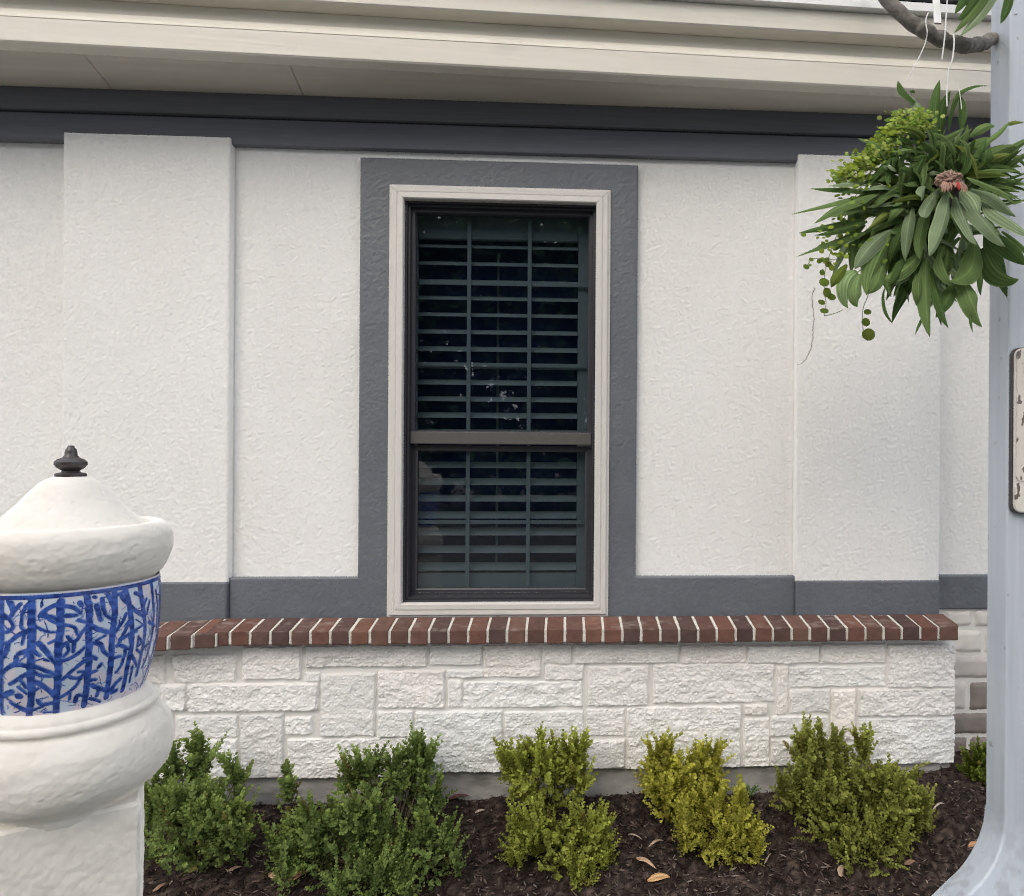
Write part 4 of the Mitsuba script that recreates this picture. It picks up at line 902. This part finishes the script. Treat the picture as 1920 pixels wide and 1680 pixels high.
for vn in VINES:
    c3 = spline(vn, 24)
    put(CP + "__vine_stem", tube(c3, 0.0011, 5), "matte_colour", True, color=np.tile([[0.16, 0.19, 0.06]], (26 * 6, 1)))
for i, (u, v, w, R) in enumerate(COINS):
    m, c = coin(np.array([u, v, w]), (pr_.normal(-0.1, 0.3), -1, pr_.normal(0.3, 0.3)), R, [(0.11, 0.16, 0.03), (0.15, 0.20, 0.04), (0.24, 0.30, 0.04)][(i % 2) if i < 13 else 2], 7000 + i, 16)
    put(CP + "__coin_leaf", m, "leaf_skin", True, color=c)
for i, (b, cc_, t_, w) in enumerate(BROAD):
    m, c = strap_leaf(b, cc_, t_, w, [(0.27, 0.38, 0.17), (0.24, 0.34, 0.14), (0.14, 0.19, 0.04)][i], 90 + i, fold=0.5, blunt=0.5)
    put(CP + "__broad_leaf", m, "leaf_skin", True, color=c)

# the branch, its hanger, the cords and the plant above
br = spline(BRANCH, 90)
k_ = meshkit.noise(np.stack([np.arange(90) * 0.45, np.zeros(90), np.zeros(90)], 1), 3)
bm = tube(br + (k_[:, None] - 0.5) * np.array([0.003, 0.004, 0.008]), 0.0205 + 0.007 * (k_ - 0.5), 20)
BR = put("bare_branch", bm, "bark", True)
tag(BR, "bare grey brown curved branch hanging under the eave at the top right", "branch")
for t_ in (36, 47, 56, 62):
    put(BR + "__bark_ridge", tube(br[t_ - 2:t_ + 3] + np.array([0, -0.004, -0.003]), np.array([0.017, 0.0215, 0.0225, 0.0215, 0.017]), 14), "bark", True)
HG = put("hanger_strap", sweep(rounded(0.022, 0.006, 0.002), spline(HANGER[:3] + [[HANGER[2][0] + 0.02, 2.30, 3.25], [HANGER[2][0] + 0.03, 2.63, 3.30]], 20)), "white_metal", 30)
tag(HG, "white strap holding up the bare branch from above", "strap")
for pts, r_c, lab in zip(CORDS, (0.0016, 0.0022, 0.0020, 0.0014), (
        "thin white cord slanting left from the branch down to the plant", "thickest white cord from the branch down into the middle of the plant",
        "white cord hanging straight down behind the strap past the branch", "short white cord end standing among the top leaves of the plant")):
    tag(put("cord", tube(spline(pts, 26), r_c, 6), "cord_white", True), lab, "cord", "white cords holding the hanging plant")
UPL = tag("upper_plant", "strap leaves of a second plant hanging down at the top right corner", "plant")
for i, (a_, b_, c_, w, cl) in enumerate(UPPER):
    m, c = strap_leaf(a_, b_, c_, w, COL[cl], 400 + i, fold=0.35)
    put(UPL + "__leaf", m, "leaf_skin", True, color=c)

# ------------------------------------------------------------------ boxwood shrubs
SHRUB_LABEL = {
    "S1": ("spiky green boxwood shrub growing beside the stucco pillar", (0.215, 0.285, 0.098)),
    "S2": ("widest dark green boxwood shrub, left of the window, with one tall sprig", (0.21, 0.28, 0.095)),
    "S3": ("yellow green boxwood shrub planted below the window", (0.35, 0.38, 0.085)),
    "S4": ("yellowest boxwood shrub with olive golden leaves, right of the window", (0.44, 0.425, 0.085)),
    "S5": ("large bushy olive green boxwood shrub at the right end of the stone base", (0.28, 0.30, 0.080)),
    "S6": ("small boxwood shrub half hidden behind the downspout", (0.13, 0.175, 0.034))}
LEAFV = np.array([(0, 0, 0), (0.38, 0.34, 0.08), (0.38, -0.34, 0.08), (0.78, 0.46, 0.12), (0.78, -0.46, 0.12), (1.0, 0.0, 0.05), (0.55, 0, 0.0)])
LEAFF = np.array([(0, 6, 1), (0, 2, 6), (6, 3, 1), (6, 2, 4), (6, 5, 3), (6, 4, 5)])


def unit(v):
    return v / (np.linalg.norm(v, axis=-1, keepdims=True) + 1e-9)


def boxwood(name, lobes, col, seed):
    r = np.random.default_rng(seed)
    key = numbered("boxwood_shrub")
    c0 = np.mean([l[:2] for l in lobes[:2]], 0)
    root = np.array([c0[0], c0[1] + 0.03, ground_z(c0[0], c0[1]) - 0.01])
    wood, OV, OC = [], [], []
    full, shoots = [], []
    for cx, cy, cz, rx, rz in lobes:
        big = rx > 0.09
        full.append((cx, cy, cz, rx * (0.86 if big else 1), rz * (0.86 if big else 1)))
        for s in range(7 if rx > 0.05 else 2):
            # a single upright shoot out of the top
            a = r.uniform(-1, 1)
            shoots.append((cx + a * rx * 0.8, cy + r.uniform(-0.5, 0.3) * min(rx, 0.1), cz + rz * (0.55 + 0.45 * math.sqrt(1 - a * a)) - 0.02, a))
        for s in range(9 if big else 0):
            a = r.uniform(-0.4, math.pi + 0.4)
            q = r.uniform(0.26, 0.42)
            full.append((cx + math.cos(a) * rx * r.uniform(0.65, 0.85), cy + r.uniform(-0.05, 0.03), cz + math.sin(a) * rz * r.uniform(0.6, 0.85), rx * q * 0.8, rz * q * 1.1))
    for li, (cx, cy, cz, rx, rz) in enumerate(full + [(s[0], s[1], s[2], -1, s[3]) for s in shoots]):
        shoot, small = rx < 0, rx < 0.07
        lean, rx, rz = rz, (0.010 if shoot else rx), (0.012 if shoot else rz)
        ry = min(rx, 0.13)
        vol = rx * ry * rz
        n = 3 if shoot else int(np.clip(4100 * (rx * rz), 6, 170))
        d = unit(r.normal(0, 1, (n, 3)))
        rad = r.uniform(0.2, 1.0, (n, 1)) ** 0.5 * (0.72 + 0.5 * meshkit.noise(d * 2.2 + li, seed)[:, None])
        bp = np.array([cx, cy, cz]) + d * rad * np.array([rx, ry, rz]) * 0.92
        g = ground_z(bp[:, 0], bp[:, 1])
        bp[:, 2] = np.maximum(bp[:, 2], g + 0.008)
        bp[:, 1] = np.minimum(bp[:, 1], 2.855)
        grow = unit(d * np.array([1.15, 1.0, 0.6]) + np.array([0, -0.10, 0.75 if not small else 1.35]) + r.normal(0, 0.34, (n, 3)))
        if shoot:
            grow = unit(np.array([0.45 * lean, -0.1, 1.0]) + r.normal(0, 0.16, (n, 3)))
        for i in range(n):
            L = r.uniform(0.05, 0.105) * (1.5 if shoot else 1) * (1.55 if r.random() < 0.16 else 1)
            k = int(L / 0.0100) + 2
            tt = np.linspace(0, 1, k)
            bend = unit(np.cross(grow[i], r.normal(0, 1, 3)))
            pts = bp[i] + grow[i] * (tt[:, None] - 0.6) * L + bend * (tt[:, None] - 0.6) ** 2 * L * r.uniform(-1.1, 1.1)
            t3 = np.repeat(pts, 2, 0)
            tn = np.repeat(tt, 2)
            m = len(t3)
            s = unit(np.cross(grow[i], bend))
            ph = np.where(np.arange(m) // 2 % 2 == 0, 0, np.pi / 2) + np.where(np.arange(m) % 2 == 0, 0, np.pi) + r.normal(0, 0.3, m)
            out = np.cos(ph)[:, None] * bend + np.sin(ph)[:, None] * s
            op = 1.25 - 0.70 * tn[:, None] + r.normal(0, 0.12, (m, 1))
            ax = unit(out * op + grow[i] * (1.05 - 0.3 * op))
            sd = unit(np.cross(ax, grow[i] + 0.01))
            nm = np.cross(sd, ax)
            ll = r.uniform(0.0130, 0.0200, m) * (1.05 - 0.40 * tn ** 3) * (0.72 + 0.38 * np.clip((bp[i, 2] - 0.05) / 0.16, 0, 1))
            V = t3[:, None] + ll[:, None, None] * (LEAFV[None, :, :1] * ax[:, None] + LEAFV[None, :, 1:2] * 0.95 * sd[:, None] - LEAFV[None, :, 2:] * nm[:, None] * -1)
            OV.append(V.reshape(-1, 3))
            young = np.clip(tn - 0.35, 0, 1)[:, None] * r.uniform(0.2, 1.3)
            cc = np.asarray(col) * r.uniform(0.6, 1.35) * r.uniform(0.75, 1.25, (m, 1)) + young * np.array([[0.16, 0.18, 0.030]])
            if r.random() < 0.02:
                cc = cc * 0.4 + np.array([[0.13, 0.09, 0.03]])
            OC.append(np.repeat(cc, len(LEAFV), 0))
        for i in range(0, 0 if shoot else n, 9):
            p2 = bp[i] - grow[i] * 0.02
            p1 = (root + p2) / 2 + np.array([0, 0, 0.03]) + r.normal(0, 0.015, 3)
            wood.append(tube(bez(root + r.normal(0, 0.012, 3) * [1, 1, 0], p1, p2, 7), np.linspace(0.0036, 0.0012, 7), 5))
    OV, OC = np.vstack(OV), np.vstack(OC)
    nl = len(OV) // len(LEAFV)
    F = (np.arange(nl)[:, None, None] * len(LEAFV) + LEAFF[None]).reshape(-1, 3)
    put(key + "__foliage", trimesh.Trimesh(OV, F, process=False), "leaf_skin", True, color=np.clip(OC, 0.004, 1))
    tag(key + "__foliage", kind="stuff")
    w = cat(wood)
    put(key + "__stems", w, "matte_colour", True, color=np.tile([[0.10, 0.085, 0.05]], (len(w.vertices), 1)))
    tag(key, SHRUB_LABEL[name][0], "shrub", "boxwood shrubs in the mulch bed")


for i, (nm_, lb) in enumerate(SHRUBS.items()):
    boxwood(nm_, lb, SHRUB_LABEL[nm_][1], 50 + i)

# a ferny seedling by the foundation
sd_m, sd_c = [], []
r = np.random.default_rng(9)
sx, sy = 0.775, 2.855
sz = float(mulch_z(sx, sy))
for i in range(7):
    a = r.uniform(-0.9, 0.9)
    tip = np.array([sx + 0.055 * math.sin(a) * r.uniform(0.5, 1), sy - r.uniform(0.0, 0.04), sz + r.uniform(0.04, 0.085)])
    c3 = bez((sx, sy, sz), (sx + 0.3 * (tip[0] - sx), sy, sz + 0.05), tip, 7)
    sd_m.append(tube(c3, 0.0009, 4))
    sd_c.append(np.tile([[0.12, 0.2, 0.07]], (len(sd_m[-1].vertices), 1)))
    for j in range(2, 7):
        for s in (-1, 1):
            m, c = coin(c3[j] + np.array([0.006 * s, -0.001, 0.003]), (s * 0.4, -1, 0.6), 0.0042, (0.14, 0.25, 0.08), i * 20 + j * 2 + s, 6)
            sd_m.append(m)
            sd_c.append(c)
put("seedling", cat(sd_m), "leaf_skin", True, color=np.vstack(sd_c))
tag("seedling", "tiny pale green ferny seedling at the foot of the concrete foundation", "seedling")

# ------------------------------------------------------------------ dry leaves and twigs on the mulch
DRY_LABEL = ["curled tan dry leaf with a long stalk lying in front of the shrubs", "flat orange tan dry leaf lying lowest in the picture", "crumpled pale dry leaf in front of the large bushy shrub",
             "orange brown bark piece lying beside the downspout elbow", "small pinkish tan dry leaf left of the widest shrub, the left of two", "small orange tan dry leaf left of the widest shrub, the right of two",
             "thin pale forked dry leaf below the yellowest shrub", "thin pale dry leaf on the open mulch between the two yellowish shrubs", "narrow pale dry leaf in the mulch below the yellowish shrub",
             "dark reddish dry leaf against the concrete foundation", "pale brown dry leaf below the shrub by the pillar", "brown dry leaf close to the pillar in the mulch", "thin curved pale dry stalk in the mulch near the right end",
             "brown dry leaf on the mulch left of the downspout elbow", "pale dry leaf behind the shrubs near the foundation"]
for i, (x, y, z) in enumerate(DRY):
    r = np.random.default_rng(800 + i)
    L_ = 1.4 * [0.075, 0.06, 0.045, 0.045, 0.05, 0.05, 0.05, 0.05, 0.05, 0.06, 0.035, 0.035, 0.06, 0.035, 0.03][i]
    w = L_ * [0.30, 0.42, 0.5, 0.35, 0.45, 0.5, 0.16, 0.14, 0.14, 0.3, 0.4, 0.4, 0.10, 0.45, 0.3][i]
    a = [-0.9, 0.1, 0.9, 0.05, -0.7, 0.6, 0.9, -0.7, 0.5, 0.2, 0.4, 1.0, 0.5, 0.2, 0.3][i]
    dx, dy = math.cos(a) * L_, math.sin(a) * L_
    col = [(0.42, 0.28, 0.18), (0.45, 0.27, 0.13), (0.42, 0.31, 0.22), (0.42, 0.22, 0.12), (0.40, 0.24, 0.17), (0.42, 0.23, 0.13), (0.40, 0.32, 0.25), (0.36, 0.28, 0.22), (0.38, 0.29, 0.22), (0.12, 0.05, 0.04), (0.3, 0.2, 0.14), (0.25, 0.16, 0.11), (0.42, 0.36, 0.31), (0.2, 0.12, 0.08), (0.38, 0.3, 0.26)][i]
    zz_ = float(mulch_z(x, y)) + 0.014
    m, c = strap_leaf((x - dx / 2, y - dy / 2, zz_), (x, y, zz_ + L_ * 0.35), (x + dx / 2, y + dy / 2, zz_ + 0.004), w, col, 850 + i, nl=10, nw=5, fold=0.6, face=(0, -0.35, 1), blunt=0.3, twist=r.normal(0, 0.8))
    k = put("dry_leaf", m, "matte_colour", True, color=np.clip(c, 0, 1))
    tag(k, DRY_LABEL[i], "leaf", "dry leaves on the mulch")

# ------------------------------------------------------------------ trees across the yard, behind the viewer: seen as reflections in the panes
r = np.random.default_rng(31)
for i, (x, y, h, R) in enumerate(((-5.6, -11.5, 8.5, 2.2), (-2.3, -12.5, 9.0, 2.3), (0.9, -11.0, 8.2, 2.0), (4.2, -12.0, 8.8, 2.4), (-9.0, -12.5, 8.0, 2.3), (7.6, -11.8, 8.4, 2.3), (-4.0, -17.0, 10.5, 3.0), (-0.6, -17.5, 10.8, 3.0), (2.8, -17.0, 10.2, 3.0))):
    key = numbered("tree")
    tr = spline([(x, y, -0.2), (x + 0.1, y, 2.0), (x - 0.1, y + 0.1, h * 0.55), (x, y, h * 0.85)], 12)
    put(key + "__trunk", tube(tr, np.linspace(0.2, 0.05, 12), 8), "bark", True)
    n = 8000
    lob = np.stack([x + r.normal(0, R * 0.45, 26), y + r.normal(0, R * 0.4, 26), r.uniform(0.9, h, 26)], 1)
    c = lob[r.integers(0, 26, n)] + r.normal(0, 0.55, (n, 3)) * np.array([1, 1, 0.9])
    u, v = unit(r.normal(0, 1, (n, 3))), unit(r.normal(0, 1, (n, 3)))
    s = r.uniform(0.09, 0.20, (n, 1))
    V = np.stack([c - u * s, c + v * s * 0.6, c + u * s, c - v * s * 0.6], 1).reshape(-1, 3)
    F = (np.arange(n)[:, None] * 4 + np.array([[0, 1, 2, 3]]))
    put(key + "__crown", (V, F), "matte_colour", color=np.repeat(np.array([[0.035, 0.075, 0.022]]) * r.uniform(0.5, 1.5, (n, 1)), 4, 0))
    tag(key + "__crown", kind="stuff")
    tag(key, "leafy green tree across the yard, seen only as a dark reflection in the window panes", "tree", "trees reflected in the window")
